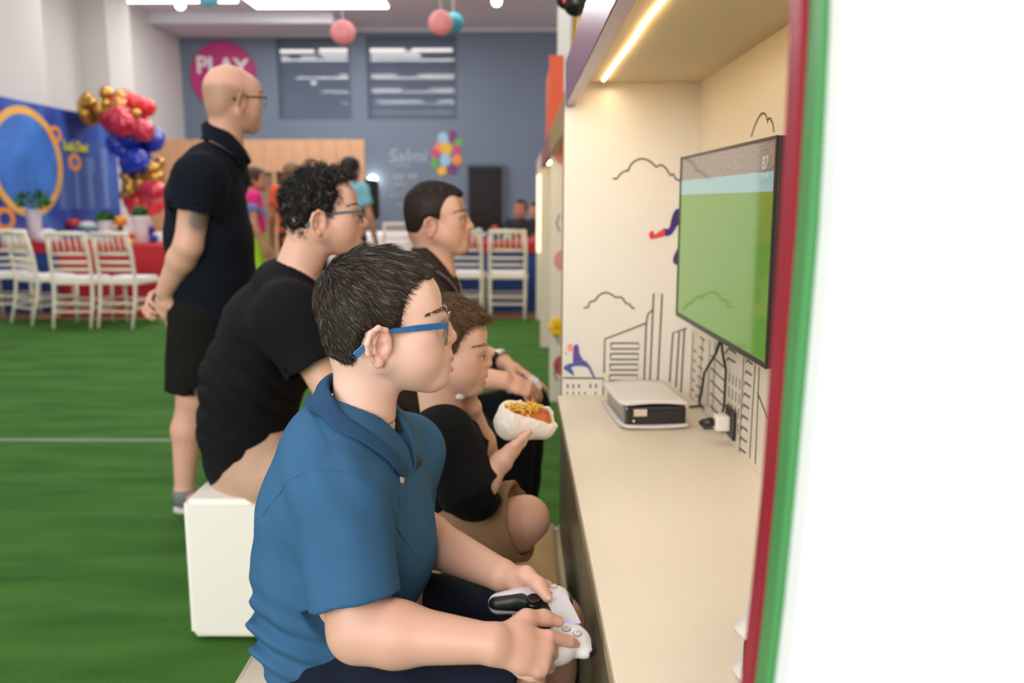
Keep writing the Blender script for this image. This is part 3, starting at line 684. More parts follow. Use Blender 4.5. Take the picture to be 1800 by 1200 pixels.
# cloud above the screen on the back wall
for grp in (((1321, 240), (1327, 222), (1335, 205), (1341, 199), (1347, 203), (1350, 216)), ((1349, 211), (1354, 208), (1359, 218), (1361, 232))):
    back_line('cloud_outline', [bk(*p) for p in arc_px(grp)])

# ------------------------------------------------------------------ television
def tv_material():
    m, nt, b = nmat('tv_picture')
    tc = nt.nodes.new('ShaderNodeTexCoord'); sp = nt.nodes.new('ShaderNodeSeparateXYZ'); nt.links.new(tc.outputs['UV'], sp.inputs[0])
    cr = nt.nodes.new('ShaderNodeValToRGB'); cr.color_ramp.interpolation = 'CONSTANT'; e = cr.color_ramp.elements
    e[0].position = 0; e[0].color = (*rgb(100, 152, 52), 1); e[1].position = .77; e[1].color = (*rgb(150, 190, 190), 1); x = e.new(.86); x.color = (*rgb(140, 122, 112), 1)
    nt.links.new(sp.outputs['Y'], cr.inputs[0])
    n = nt.nodes.new('ShaderNodeTexNoise'); n.inputs['Scale'].default_value = 90; nt.links.new(tc.outputs['UV'], n.inputs['Vector'])
    g = nt.nodes.new('ShaderNodeMath'); g.operation = 'GREATER_THAN'; g.inputs[1].default_value = .86; nt.links.new(sp.outputs['Y'], g.inputs[0])
    mr = nt.nodes.new('ShaderNodeMapRange'); mr.inputs['From Min'].default_value = .3; mr.inputs['From Max'].default_value = .7; mr.inputs['To Min'].default_value = .6; mr.inputs['To Max'].default_value = 1.4
    nt.links.new(n.outputs['Fac'], mr.inputs['Value'])
    mm = nt.nodes.new('ShaderNodeMix'); mm.data_type = 'FLOAT'; mm.inputs[2].default_value = 1.0; nt.links.new(g.outputs[0], mm.inputs[0]); nt.links.new(mr.outputs[0], mm.inputs[3])
    vm = nt.nodes.new('ShaderNodeVectorMath'); vm.operation = 'SCALE'; nt.links.new(cr.outputs[0], vm.inputs[0]); nt.links.new(mm.outputs[0], vm.inputs['Scale'])
    b.inputs['Base Color'].default_value = (.02, .022, .02, 1); b.inputs['Roughness'].default_value = .06; b.inputs['Specular IOR Level'].default_value = .35; b.inputs['Coat Weight'].default_value = .0; b.inputs['Coat Roughness'].default_value = .03
    nt.links.new(vm.outputs[0], b.inputs['Emission Color']); b.inputs['Emission Strength'].default_value = .80
tv_material()
tA, tB = np.array((.413, 2.215, 0)), np.array((.440, 1.487, 0)); tz0, tz1 = .908, 1.312
tv = thing('television', 'flat screen television on the niche back wall showing a green football pitch', 'television', (.46, 1.85, tz0))
tdir = unit(tB - tA); tn = np.array((tdir[1], -tdir[0], 0)); tn = tn if tn[0] < 0 else -tn
Zv = np.array((0, 0, 1.0))
def tvp(u, z, off): return tA + tdir * u + Zv * z + tn * off
TL = np.linalg.norm(tB - tA)
def tvbox(u0, u1, z0, z1, o0, o1):
    return MB().add([tvp(u, z, o) for o in (o0, o1) for u, z in ((u0, z0), (u1, z0), (u1, z1), (u0, z1))], [(0, 1, 2, 3), (7, 6, 5, 4), (0, 4, 5, 1), (1, 5, 6, 2), (2, 6, 7, 3), (3, 7, 4, 0)])
build('housing', tvbox(0, TL, tz0, tz1, -.022, -.001), 'tv_bezel', tv, bevel=.003)
for q in ((0, .006, tz0, tz1), (TL - .006, TL, tz0, tz1), (.006, TL - .006, tz0, tz0 + .01), (.006, TL - .006, tz1 - .006, tz1)):
    build('bezel', tvbox(*q, -.0008, .003), 'tv_bezel', tv)
me = MB().add([tvp(.006, tz0 + .01, .0006), tvp(TL - .006, tz0 + .01, .0006), tvp(TL - .006, tz1 - .006, .0006), tvp(.006, tz1 - .006, .0006)], [(0, 1, 2, 3)]).mesh('screen')
uv = me.uv_layers.new(name='UVMap')
for i, c in enumerate(((0, 0), (1, 0), (1, 1), (0, 1))): uv.data[i].uv = c
link('screen', me, 'tv_picture', tv)
tmx = text_mesh('87', .034, .0004); place(tmx, tvp(TL - .06, tz1 - .045, .0016), tdir, (0, 0, 1)); mat('screen_white', (.45, .45, .45), .5, emit=.12, ecol=(.9, .9, .92)); link('score_digits', tmx, 'screen_white', tv)
tmx = text_mesh('YDAY', .016, .0004); place(tmx, tvp(TL - .06, tz1 - .068, .0016), tdir, (0, 0, 1)); link('score_caption', tmx, 'screen_white', tv)
build('wall_bracket', MB().box((.455, 1.75, 1.0), (NX1 - .001, 1.95, 1.2)), 'black_plastic', tv)

# ------------------------------------------------------------------ consoles on the counter
def console(name, P, ang, L, W, Hh, label, sticker=True):
    """white curved outer shells around a black body; local x = right, y = away, origin front-left corner on the counter"""
    t = thing(name, label, 'game console', P, ang)
    def shell(z0, th, bulge, sag):
        mb = MB(); n_ = 14; m_ = 10; vs = []
        for k in (0, 1):
            for j in range(m_ + 1):
                for i in range(n_ + 1):
                    u, v = i / n_, j / m_
                    x = -.012 + (W + .02) * u; y = -.012 + (L + .016) * v
                    cx = min(1, max(0, u)); rnd = .02
                    if j == 0 and i in (0, 1): y += rnd * (.6 if i == 0 else .1); x += rnd * .35 if i == 0 else 0
                    if j == 0 and i == n_: y += rnd * .4
                    z = z0 + bulge * math.sin(math.pi * u) + sag * (1 - v) ** 3 + k * th
                    vs.append((x, y, z))
        S = (n_ + 1) * (m_ + 1); fs = []
        for j in range(m_):
            for i in range(n_):
                a = j * (n_ + 1) + i; fs.append((a, a + 1, a + n_ + 2, a + n_ + 1)); fs.append((S + a, S + a + n_ + 1, S + a + n_ + 2, S + a + 1))
        edge = [i for i in range(n_ + 1)] + [j * (n_ + 1) + n_ for j in range(1, m_ + 1)] + [m_ * (n_ + 1) + i for i in range(n_ - 1, -1, -1)] + [j * (n_ + 1) for j in range(m_ - 1, 0, -1)]
        for a, b in zip(edge, edge[1:] + edge[:1]): fs.append((a, b, b + S, a + S))
        return mb.add(vs, fs)
    local_child('lower_shell', shell(.004, .006, -.0035, .004), 'console_white', t, smooth=True)
    local_child('body', MB().box((.0, .0, .012), (W, L - .01, Hh - .004)), 'gloss_black', t, bevel=.006)
    local_child('upper_shell', shell(Hh - .006, .007, .006, .006), 'console_white', t, smooth=True)
    if sticker:
        local_child('sticker', MB().box((.022, -.0016, .034), (.055, -.0002, .052)), 'sticker', t)
        local_child('power_button', MB().lathe([(.003, 0), (.003, .0015)], 12, (.022, -.0002, .022), (0, -1, 0)), 'plug_white', t)
    for q in range(3): local_child('vent_slot', MB().box((.01, -.0008, Hh - .016 + q * .003), (W - .01, -.0001, Hh - .015 + q * .003)), 'black_plastic', t)
    return t
c0 = AZ(1098, 755, CZ)
console('game_console', (c0[0], c0[1], CZ), R_(4), .27, .155, .062, 'white and black game console lying on the counter under the television')
c1 = AZ(1296, 1200, CZ + .02)
console('game_console', (.262, .93, CZ), R_(-28), .20, .2, .06, 'second game console half hidden behind the maroon board', sticker=False)

# cables, socket and adapter
cb_ = build('power_cable', MB().tube([tuple(AX(px, py, x)) for px, py, x in ((1266, 598, .46), (1258, 622, .475), (1238, 655, .485), (1233, 690, .488), (1229, 706, .486))] + [tuple(AZ(1232, 713, CZ + .012)), tuple(AZ(1245, 722, CZ + .01)), tuple(AZ(1262, 733, CZ + .014))], .0035, 8), 'cable_black', smooth=True); tag(cb_, 'black cable hanging from the television and bunched beside the adapter', 'cable')
cb_ = build('screen_cable', MB().tube([tuple(AX(px, py, x)) for px, py, x in ((1268, 598, .465), (1270, 620, .478), (1276, 650, .49), (1274, 690, .49), (1273, 712, .484), (1270, 724, .478))], .003, 8), 'cable_black', smooth=True); tag(cb_, 'thin black cable dropping from the television to the white adapter', 'cable')
cb_ = build('console_cable', MB().tube([tuple(AZ(px, py, CZ + .006)) for px, py in ((1212, 715), (1222, 714), (1235, 713))] + [tuple(AZ(px, py, CZ + .009)) for px, py in ((1255, 735), (1240, 737), (1233, 745), (1240, 752), (1258, 752), (1272, 754), (1284, 764), (1297, 779))], .0035, 8), 'cable_black', smooth=True); tag(cb_, 'looped black cable lying on the counter against the back wall', 'cable')
so = thing('wall_socket', 'black wall socket with a white plug adapter above the counter', 'socket', (NX1, AX(1287, 742, NX1)[1], .68))
sp_ = AX(1287, 742, NX1)
build('socket_plate', MB().box((NX1 - .008, sp_[1] - .04, sp_[2] - .035), (NX1 - .0005, sp_[1] + .04, sp_[2] + .035)), 'black_plastic', so, bevel=.003)
build('adapter', MB().box((NX1 - .042, sp_[1] - .018, sp_[2] - .018), (NX1 - .0085, sp_[1] + .018, sp_[2] + .018)), 'plug_white', so, bevel=.005)
build('plug', MB().lathe([(.009, 0), (.012, .01), (.009, .026), (.005, .034)], 14, (NX1 - .0425, sp_[1] + .0, sp_[2]), (-1, .25, -.1)), 'black_plastic', so, smooth=True)

# ------------------------------------------------------------------ further units down the row
mat('lit_niche', rgb(255, 232, 180), .6, emit=1.5, ecol=(1, .86, .6)); mat('balloon_print', rgb(226, 150, 150), .6); mat('balloon_print_red', rgb(196, 84, 92), .6); mat('yellow_paint', rgb(222, 170, 30), .45); mat('orange_paint', rgb(232, 92, 44), .5); mat('facade_white', rgb(226, 220, 212), .6); mat('blue_trim', rgb(90, 160, 190), .5); mat('flower_yellow', rgb(246, 200, 20), .6)
for nm, Y, x0, lab in (('second', 5.08, .187, 'white end panel with pink balloon prints past the game niche'), ('third', 7.04, .18, 'plain cream end panel farther down the row of niches'), ('last', 8.75, .18, 'last white end panel before the wooden floor')):
    t = build('row_end_panel', MB().box((x0, Y, 0), (1.2, Y + .04, 1.5)), 'panel_white' if nm != 'third' else 'laminate_cream'); tag(t, lab, 'panel')
    if nm == 'second':
        for px, py, rr, m_ in ((990, 268, 21, 'balloon_print'), (988, 458, 18, 'balloon_print'), (987, 642, 18, 'balloon_print_red')):
            c = AY(px, py, Y); s = Y / FPX
            build('printed_balloon', MB().prism([(c[0] + rr * .8 * s * math.cos(a), Y - .0005, c[2] + rr * s * math.sin(a)) for a in [2 * math.pi * j / 24 for j in range(24)]], (0, -1, 0), .002), m_, t)
        for (px, py) in ((984, 392), (983, 590), (980, 655)):
            c = AY(px, py, Y); build('printed_string', MB().tube([c + (.0, -.001, .05), c + (-.02, -.001, 0), c + (.0, -.001, -.05)], .004, 5), 'print_black', t)
        c = AY(979, 574, Y - .03)
        fl = thing('paper_flower', 'bright yellow flower ornament fixed to the balloon printed panel', 'ornament', c)
        for k in range(6):
            a = k * math.pi / 3; build('petal', MB().ball(c + (.03 * math.cos(a), -.006, .035 * math.sin(a)), (.022, .01, .026), 10, 6), 'flower_yellow', fl, smooth=True)
        build('centre', MB().ball(c + (0, -.016, 0), (.014, .01, .014), 10, 6), 'toy_orange', fl, smooth=True)
for Y0, Y1, x0, m_, lab in ((2.5, 5.0, .175, 'fascia_gold', 'olive gold fascia board over the second niche'), (5.02, 6.98, .178, 'fascia_maroon', 'dull maroon fascia board over the third niche'), (7.06, 8.74, .18, 'laminate_cream', 'cream fascia board over the last niche')):
    t = build('niche_fascia_board', MB().box((x0, Y0, 1.47), (x0 + .03, Y1, 1.6)), m_); tag(t, lab, 'fascia')
    o = build('wall_row_back', MB().box((.75, Y0, 0), (.78, Y1, 1.6)), 'laminate_cream'); o['kind'] = 'structure'
    o = build('ceiling_row', MB().box((x0 + .03, Y0, 1.56), (.75, Y1, 1.59)), 'niche_ceiling'); o['kind'] = 'structure'
    s_ = build('niche_led_strip', MB().tube([(x0 + .1, Y0 + .1, 1.55), (x0 + .1, Y1 - .1, 1.55)], .006, 6), 'led_warm'); tag(s_, 'warm light strip inside the row of niches under the ' + lab.split(' board')[0], 'light strip')
lp = build('lit_sign_panel', MB().box((.185, 8.70, .70), (.30, 8.735, 1.56)), 'lit_niche'); tag(lp, 'tall glowing warm panel at the end of the niche row', 'light panel')  # emissive sheet imitates the light inside a bright niche opening
# upper facade above the niches with coloured frames
o = build('wall_upper_facade', MB().box((.30, .46, 1.6), (.36, 6.95, 3.4)), 'facade_white'); o['kind'] = 'structure'
yf = thing('yellow_window_frame', 'yellow painted frame standing out from the white upper facade', 'frame', (.25, 3.4, 1.6))
build('post', MB().box((.215, 3.22, 1.6), (.245, 3.28, 3.3)), 'yellow_paint', yf); 
build('brace', MB().bar((.245, 4.4, 1.62), (.235, 3.3, 2.35), .02, .04), 'yellow_paint', yf)
ob = thing('orange_board', 'orange red board standing out over the third niche', 'board', (.22, 6.1, 1.6))
build('panel', MB().box((.205, 5.95, 1.62), (.299, 6.0, 2.17)), 'orange_paint', ob); build('side_face', MB().box((.205, 6.0, 1.62), (.225, 6.7, 2.1)), 'orange_paint', ob)
build('blue_strip', MB().box((.285, 4.9, 1.9), (.2995, 4.95, 3.3)), 'blue_trim', yf)
sl = thing('spotlight', 'black stage spotlight fixed high beside the yellow frame', 'spotlight', AY(1018, 8, 3.0))
c = AY(1018, 4, 3.05); build('housing', MB().lathe([(.02, -.05), (.035, -.045), (.04, .03), (.03, .05)], 18, c, (-.5, -.6, -.4)), 'black_plastic', sl, smooth=True)
build('bracket', MB().tube([c + (.02, 0, .03), c + (.05, 0, .08), c + (.09, 0, .09)], .007, 6), 'black_plastic', sl)
c = AY(1000, 6, 3.6); mat('red_lens', (.6, .02, .05), .3, emit=1.0, ecol=(.9, .03, .08))
s2 = thing('spotlight', 'small black lamp with a red lens left of the yellow post', 'spotlight', c)
build('housing', MB().lathe([(.02, -.04), (.035, -.035), (.035, .03), (.02, .04)], 18, c + (-.01, 0, .015), (-.2, -.9, -.3)), 'black_plastic', s2, smooth=True)
build('lens', MB().lathe([(.01, 0), (.01, .004)], 14, c + (-.016, -.04, .0), (-.2, -.9, -.3)), 'red_lens', s2)

# ------------------------------------------------------------------ ottomans
mat('leather_white', rgb(242, 236, 226), .5, bump=.1, bscale=60); mat('leather_beige', rgb(214, 188, 138), .42, bump=.12, bscale=80); mat('leather_greige', rgb(196, 186, 164), .5, bump=.1, bscale=60); mat('leather_maroon', rgb(128, 24, 52), .45); mat('thread', rgb(60, 52, 44), .7)
def ottoman(x0, x1, y0, y1, h, m, label, seam=True):
    t = thing('ottoman', label, 'ottoman', ((x0 + x1) / 2, (y0 + y1) / 2, 0))
    ins = .006 if seam else 0
    bm = bmesh.new(); bmesh.ops.create_cube(bm, size=1)
    for v in bm.verts: v.co = Vector(((x0 + ins if v.co.x < 0 else x1 - ins), (y0 + ins if v.co.y < 0 else y1 - ins), (.012 if v.co.z < 0 else h - (.052 if seam else 0))))
    bmesh.ops.bevel(bm, geom=bm.edges[:], offset=.008 if seam else .014, segments=2 if seam else 4, affect='EDGES'); me = bpy.data.meshes.new('base'); bm.to_mesh(me); bm.free(); link('base', me, m, t, smooth=False)
    if seam:
        bm = bmesh.new(); bmesh.ops.create_cube(bm, size=1)
        for v in bm.verts: v.co = Vector(((x0 if v.co.x < 0 else x1), (y0 if v.co.y < 0 else y1), (h - .05 if v.co.z < 0 else h)))
        bmesh.ops.bevel(bm, geom=bm.edges[:], offset=.016, segments=4, affect='EDGES')
        bmesh.ops.subdivide_edges(bm, edges=bm.edges[:], cuts=2, use_grid_fill=True)
        me = bpy.data.meshes.new('cushion_top'); bm.to_mesh(me); bm.free(); link('cushion_top', me, m, t, smooth=True)
        build('seam', MB().tube([(x0 + .006, y0 - .0005, h - .051), (x1 - .006, y0 - .0005, h - .051), (x1 + .0005, y0 + .006, h - .051), (x1 + .0005, y1 - .006, h - .051), (x0 + .006, y1, h - .051), (x0 - .0005, y0 + .006, h - .051)], .0018, 6, closed=True), 'thread' if m == 'leather_beige' else m, t)
    for sx in (x0 + .05, x1 - .05):
        for sy in (y0 + .05, y1 - .05): build('foot', MB().lathe([(.02, 0), (.022, .012)], 10, (sx, sy, 0)), 'black_plastic', t)
    return t
ottoman(-.905, -.47, 2.185, 2.66, .41, 'leather_white', 'white leatherette cube ottoman under the man in the black shirt', seam=False)
ottoman(-.33, .102, 1.575, 2.02, .42, 'leather_beige', 'beige leatherette ottoman the small boy sits cross-legged on')
ottoman(-.475, -.03, .99, 1.46, .42, 'leather_greige', 'greyish ottoman under the boy in the blue polo shirt')
ottoman(-.45, -.02, 2.58, 3.0, .42, 'leather_maroon', 'maroon ottoman under the teenager in the brown shirt')
# ================================================================== SOFT BODIES: smooth signed-distance modelling
V3 = lambda *a: np.array(a, float)
def smin(a, b, k):
    if k <= 0: return np.minimum(a, b)
    h = np.maximum(k - np.abs(a - b), 0) / k
    return np.minimum(a, b) - h * h * k * .25
def rot_axis(v, ax, ang):
    ax = unit(ax); v = np.asarray(v, float); c, s = math.cos(ang), math.sin(ang)
    return v * c + np.cross(ax, v) * s + ax * (ax @ v) * (1 - c)
def euler_R(yaw=0, pitch=0, roll=0):
    """columns = local x (forward), y (left), z (up); yaw about Z, pitch up positive"""
    cy, sy = math.cos(yaw), math.sin(yaw); cp, sp = math.cos(pitch), math.sin(pitch); cr, sr = math.cos(roll), math.sin(roll)
    Rz = np.array(((cy, -sy, 0), (sy, cy, 0), (0, 0, 1))); Ry = np.array(((cp, 0, -sp), (0, 1, 0), (sp, 0, cp))); Rx = np.array(((1, 0, 0), (0, cr, -sr), (0, sr, cr)))
    return Rz @ Ry @ Rx
class SDF:
    def __init__(s, T=None): s.ops = []; s.lo = V3(9, 9, 9) * 9; s.hi = -s.lo; s.T = T
    def _put(s, f, pts, r, op, k):
        T = s.T
        if T is not None:
            o, R, sc = T
            pts = [o + R @ (np.asarray(p) * sc) for p in pts]; r = r * sc; k = k * sc
            Rf = R.astype(np.float32); of = o.astype(np.float32); g = f
            f = lambda P: g(((P - of) @ Rf) / np.float32(sc)) * np.float32(sc)
        if op == 'u':
            for p in pts: s.lo = np.minimum(s.lo, np.asarray(p) - r); s.hi = np.maximum(s.hi, np.asarray(p) + r)
        s.ops.append((f, op, k)); return s
    def cone(s, a, b, ra, rb, k=.01, op='u'):
        a = np.asarray(a, np.float32); b = np.asarray(b, np.float32); d = b - a; L = float(d @ d) + 1e-12
        def f(P):
            q = P - a; t = np.clip((q @ d) / L, 0, 1); return np.sqrt(((q - t[:, None] * d) ** 2).sum(1)) - (ra + (rb - ra) * t)
        return s._put(f, [a, b], max(ra, rb), op, k)
    def chain(s, pts, rs, k=.006, op='u'):
        for i in range(len(pts) - 1): s.cone(pts[i], pts[i + 1], rs[i], rs[i + 1], k, op)
        return s
    def ell(s, c, r, k=.01, op='u', R=None):
        c = np.asarray(c, np.float32); r = np.asarray(r if hasattr(r, '__len__') else (r, r, r), np.float32); RR = None if R is None else np.asarray(R, np.float32)
        def f(P):
            q = P - c
            if RR is not None: q = q @ RR
            k0 = np.sqrt(((q / r) ** 2).sum(1)); k1 = np.sqrt(((q / (r * r)) ** 2).sum(1)) + 1e-9
            return k0 * (k0 - 1) / k1
        return s._put(f, [c], float(r.max()), op, k)
    def ecap(s, a, b, wa, da, wb, db, side, k=.02, op='u'):
        """tapered capsule of elliptic section: half width w along side, half depth d across"""
        a = np.asarray(a, np.float32); b = np.asarray(b, np.float32); d = b - a; L = float(d @ d) + 1e-12; sd = unit(side).astype(np.float32)
        def f(P):
            q = P - a; t = np.clip((q @ d) / L, 0, 1); rel = q - t[:, None] * d; u = rel @ sd; v2 = np.maximum((rel * rel).sum(1) - u * u, 0)
            w = wa + (wb - wa) * t; e = da + (db - da) * t
            k0 = np.sqrt(u * u / (w * w) + v2 / (e * e)); k1 = np.sqrt(u * u / w ** 4 + v2 / e ** 4) + 1e-9
            return np.where(k0 < 1e-3, -np.minimum(w, e), k0 * (k0 - 1) / k1)
        return s._put(f, [a, b], max(wa, wb, da, db), op, k)
    def loft(s, st, side, k=.03, grow=0.0):
        for (a, wa, da), (b, wb, db) in zip(st, st[1:]): s.ecap(a, b, wa + grow, da + grow, wb + grow, db + grow, side, k)
        return s
    def half(s, p, n, op='s', k=.003):
        """cut away the half space on the side n points to"""
        p = np.asarray(p, np.float32); n = unit(n).astype(np.float32)
        return s._put(lambda P: -((P - p) @ n), [p], 0, op, k)
    def sleeve(s, a, b, ra, rb, ends, k=.03, wall=.007, depth=.03):
        """tapered tube from a to b, cut flat at b (plane normal ends), hollow near the opening"""
        a = np.asarray(a, np.float32); b = np.asarray(b, np.float32); ax = unit(b - a).astype(np.float32); n = unit(ends).astype(np.float32); e = b + ax * np.float32(.05); d = e - a; L = float(d @ d); L1 = math.sqrt(L); Lb = L1 - .05
        def f(P):
            q = P - a; t = np.clip((q @ d) / L, 0, 1); r = ra + (rb - ra) * np.minimum(t * L1 / Lb, 1); dist = np.sqrt(((q - t[:, None] * d) ** 2).sum(1)); h = (P - b) @ n
            inner = np.maximum(dist - (r - wall), -(h + depth))
            return np.maximum(np.maximum(dist - r, h), -inner)
        return s._put(f, [a, b], max(ra, rb), 'u', k)
    def tubecut(s, a, b, ra, rb, k=.003):
        return s.cone(a, b, ra, rb, k, 's')
    def ev(s, P, ops=None):
        d = np.full(len(P), 9.0, np.float32)
        for f, op, k in s.ops:
            v = f(P)
            d = smin(d, v, k) if op == 'u' else -smin(-d, v, k)
        return d
    def mesh(s, res, lo=None, hi=None, disp=None, dmax=.01):
        lo = np.asarray(s.lo if lo is None else lo, float) - res * 3; hi = np.asarray(s.hi if hi is None else hi, float) + res * 3
        B = 8; nb = np.ceil((hi - lo) / (res * B)).astype(int) + 1
        ax = [lo[i] + (np.arange(nb[i]) + .5) * B * res - res * .5 for i in range(3)]
        C = np.stack(np.meshgrid(*ax, indexing='ij'), -1).reshape(-1, 3).astype(np.float32)
        d = np.full(len(C), 9.0, np.float32); dps = []
        for f, op, k in s.ops:
            v = f(C).astype(np.float32); dps.append(v); d = smin(d, v, k) if op == 'u' else -smin(-d, v, k)
        hd = B * res * .87
        act = np.nonzero(np.abs(d) < hd * 1.4 + (dmax if disp else 0))[0]
        V = np.repeat(np.repeat(np.repeat(np.sign(d).reshape(nb), B, 0), B, 1), B, 2).astype(np.float32)
        off = (np.stack(np.meshgrid(*[np.arange(B)] * 3, indexing='ij'), -1).reshape(-1, 3) - (B - 1) / 2) * res
        P = (C[act][:, None, :] + off[None].astype(np.float32)); D = np.full(P.shape[:2], 9.0, np.float32); da = d[act]
        slack = 2 * hd * 1.2
        for (f, op, k), dp in zip(s.ops, dps):
            q = dp[act]
            m = (q < da + slack + k) if op == 'u' else (-q > da - slack - k)
            if not m.any(): continue
            v = f(P[m].reshape(-1, 3)).reshape(-1, B ** 3); D[m] = smin(D[m], v, k) if op == 'u' else -smin(-D[m], v, k)
        if disp is not None: D = D + disp(P.reshape(-1, 3)).reshape(D.shape)
        bi, bj, bk = np.unravel_index(act, nb)
        V6 = V.reshape(nb[0], B, nb[1], B, nb[2], B)
        V6[bi, :, bj, :, bk, :] = D.reshape(-1, B, B, B)
        V = V6.reshape(nb * B)
        return surface_nets(V, lo + res * 0, res)
def surface_nets(V, lo, res):
    I = V < 0; nx, ny, nz = V.shape
    cnt = np.zeros((nx - 1, ny - 1, nz - 1), np.uint8)
    for i in (0, 1):
        for j in (0, 1):
            for k in (0, 1): cnt += I[i:nx - 1 + i, j:ny - 1 + j, k:nz - 1 + k]
    cells = np.nonzero((cnt > 0) & (cnt < 8)); ci = np.stack(cells, 1)
    flat = (ci[:, 0] * (ny - 1) + ci[:, 1]) * (nz - 1) + ci[:, 2]
    corner = {}
    for i in (0, 1):
        for j in (0, 1):
            for k in (0, 1): corner[(i, j, k)] = V[ci[:, 0] + i, ci[:, 1] + j, ci[:, 2] + k]
    acc = np.zeros((len(ci), 3), np.float64); n = np.zeros(len(ci))
    for c0 in corner:
        for axx in range(3):
            if c0[axx] == 1: continue
            c1 = list(c0); c1[axx] = 1; c1 = tuple(c1)
            a, b = corner[c0], corner[c1]; m = (a < 0) != (b < 0)
            t = np.where(m, a / np.where(m, a - b, 1), 0)
            p = np.zeros((len(ci), 3)); p[:] = c0; p[:, axx] += t
            acc[m] += p[m]; n += m
    verts = lo + (ci + acc / np.maximum(n, 1)[:, None]) * res
    quads = []
    for axx in range(3):
        sl0 = [slice(None)] * 3; sl1 = [slice(None)] * 3; sl0[axx] = slice(0, -1); sl1[axx] = slice(1, None)
        A, Bq = I[tuple(sl0)], I[tuple(sl1)]
        e = np.stack(np.nonzero(A != Bq), 1)
        o1, o2 = (axx + 1) % 3, (axx + 2) % 3
        ok = (e[:, o1] > 0) & (e[:, o2] > 0)
        dims = np.array((nx, ny, nz)); ok &= (e[:, o1] < dims[o1] - 1) & (e[:, o2] < dims[o2] - 1)
        e = e[ok]
        ins = A[e[:, 0], e[:, 1], e[:, 2]]
        def idx(d1, d2):
            c = e.copy(); c[:, o1] -= d1; c[:, o2] -= d2
            return np.searchsorted(flat, (c[:, 0] * (ny - 1) + c[:, 1]) * (nz - 1) + c[:, 2])
        q = np.stack((idx(1, 1), idx(0, 1), idx(0, 0), idx(1, 0)), 1)
        q[~ins] = q[~ins][:, ::-1]; quads.append(q)
    return verts, np.concatenate(quads)
def np_mesh(name, v, q, col=None, smooth=True):
    me = bpy.data.meshes.new(name); v = np.asarray(v, np.float32); q = np.asarray(q, np.int32); k = q.shape[1]
    me.vertices.add(len(v)); me.vertices.foreach_set('co', v.ravel()); me.loops.add(q.size); me.loops.foreach_set('vertex_index', q.ravel())
    me.polygons.add(len(q)); me.polygons.foreach_set('loop_start', np.arange(0, q.size, k, dtype=np.int32)); me.polygons.foreach_set('loop_total', np.full(len(q), k, np.int32))
    me.polygons.foreach_set('use_smooth', np.full(len(q), smooth)); me.update(calc_edges=True)
    if col is not None:
        a = me.color_attributes.new('Col', 'FLOAT_COLOR', 'POINT'); c = np.ones((len(v), 4), np.float32); c[:, :3] = col; a.data.foreach_set('color', c.ravel())
    return me
def join_np(parts):
    vs, qs, o = [], [], 0
    for v, q in parts: vs.append(v); qs.append(q + o); o += len(v)
    return np.concatenate(vs), np.concatenate(qs)
def wob(P, sc, seed=0.0):
    """cheap smooth noise in [-1, 1]"""
    x, y, z = P[:, 0] * sc + seed, P[:, 1] * sc + seed * 1.7, P[:, 2] * sc + seed * .6
    return (np.sin(x + 1.3 * np.sin(y * .9 + 1.1)) + np.sin(y * 1.1 + 1.2 * np.sin(z * .8 + .4)) + np.sin(z * 1.05 + 1.4 * np.sin(x * 1.2))) / 3
def gauss(P, c, r):
    q = (P - np.asarray(c, np.float32)) / np.asarray(r, np.float32); return np.exp(-(q * q).sum(1))
def poly_sd(xz, poly):
    """signed distance in 2-D, negative inside"""
    n = len(poly); d2 = np.full(len(xz), 1e9); ins = np.zeros(len(xz), bool); P = np.asarray(poly, float)
    for i in range(n):
        a, b = P[i], P[(i + 1) % n]; e = b - a; w = xz - a; t = np.clip((w @ e) / (e @ e), 0, 1); q = w - t[:, None] * e; d2 = np.minimum(d2, (q * q).sum(1))
        c = ((a[1] > xz[:, 1]) != (b[1] > xz[:, 1])) & (xz[:, 0] < (b[0] - a[0]) * (xz[:, 1] - a[1]) / (b[1] - a[1] + 1e-12) + a[0]); ins ^= c
    d = np.sqrt(d2); return np.where(ins, -d, d)

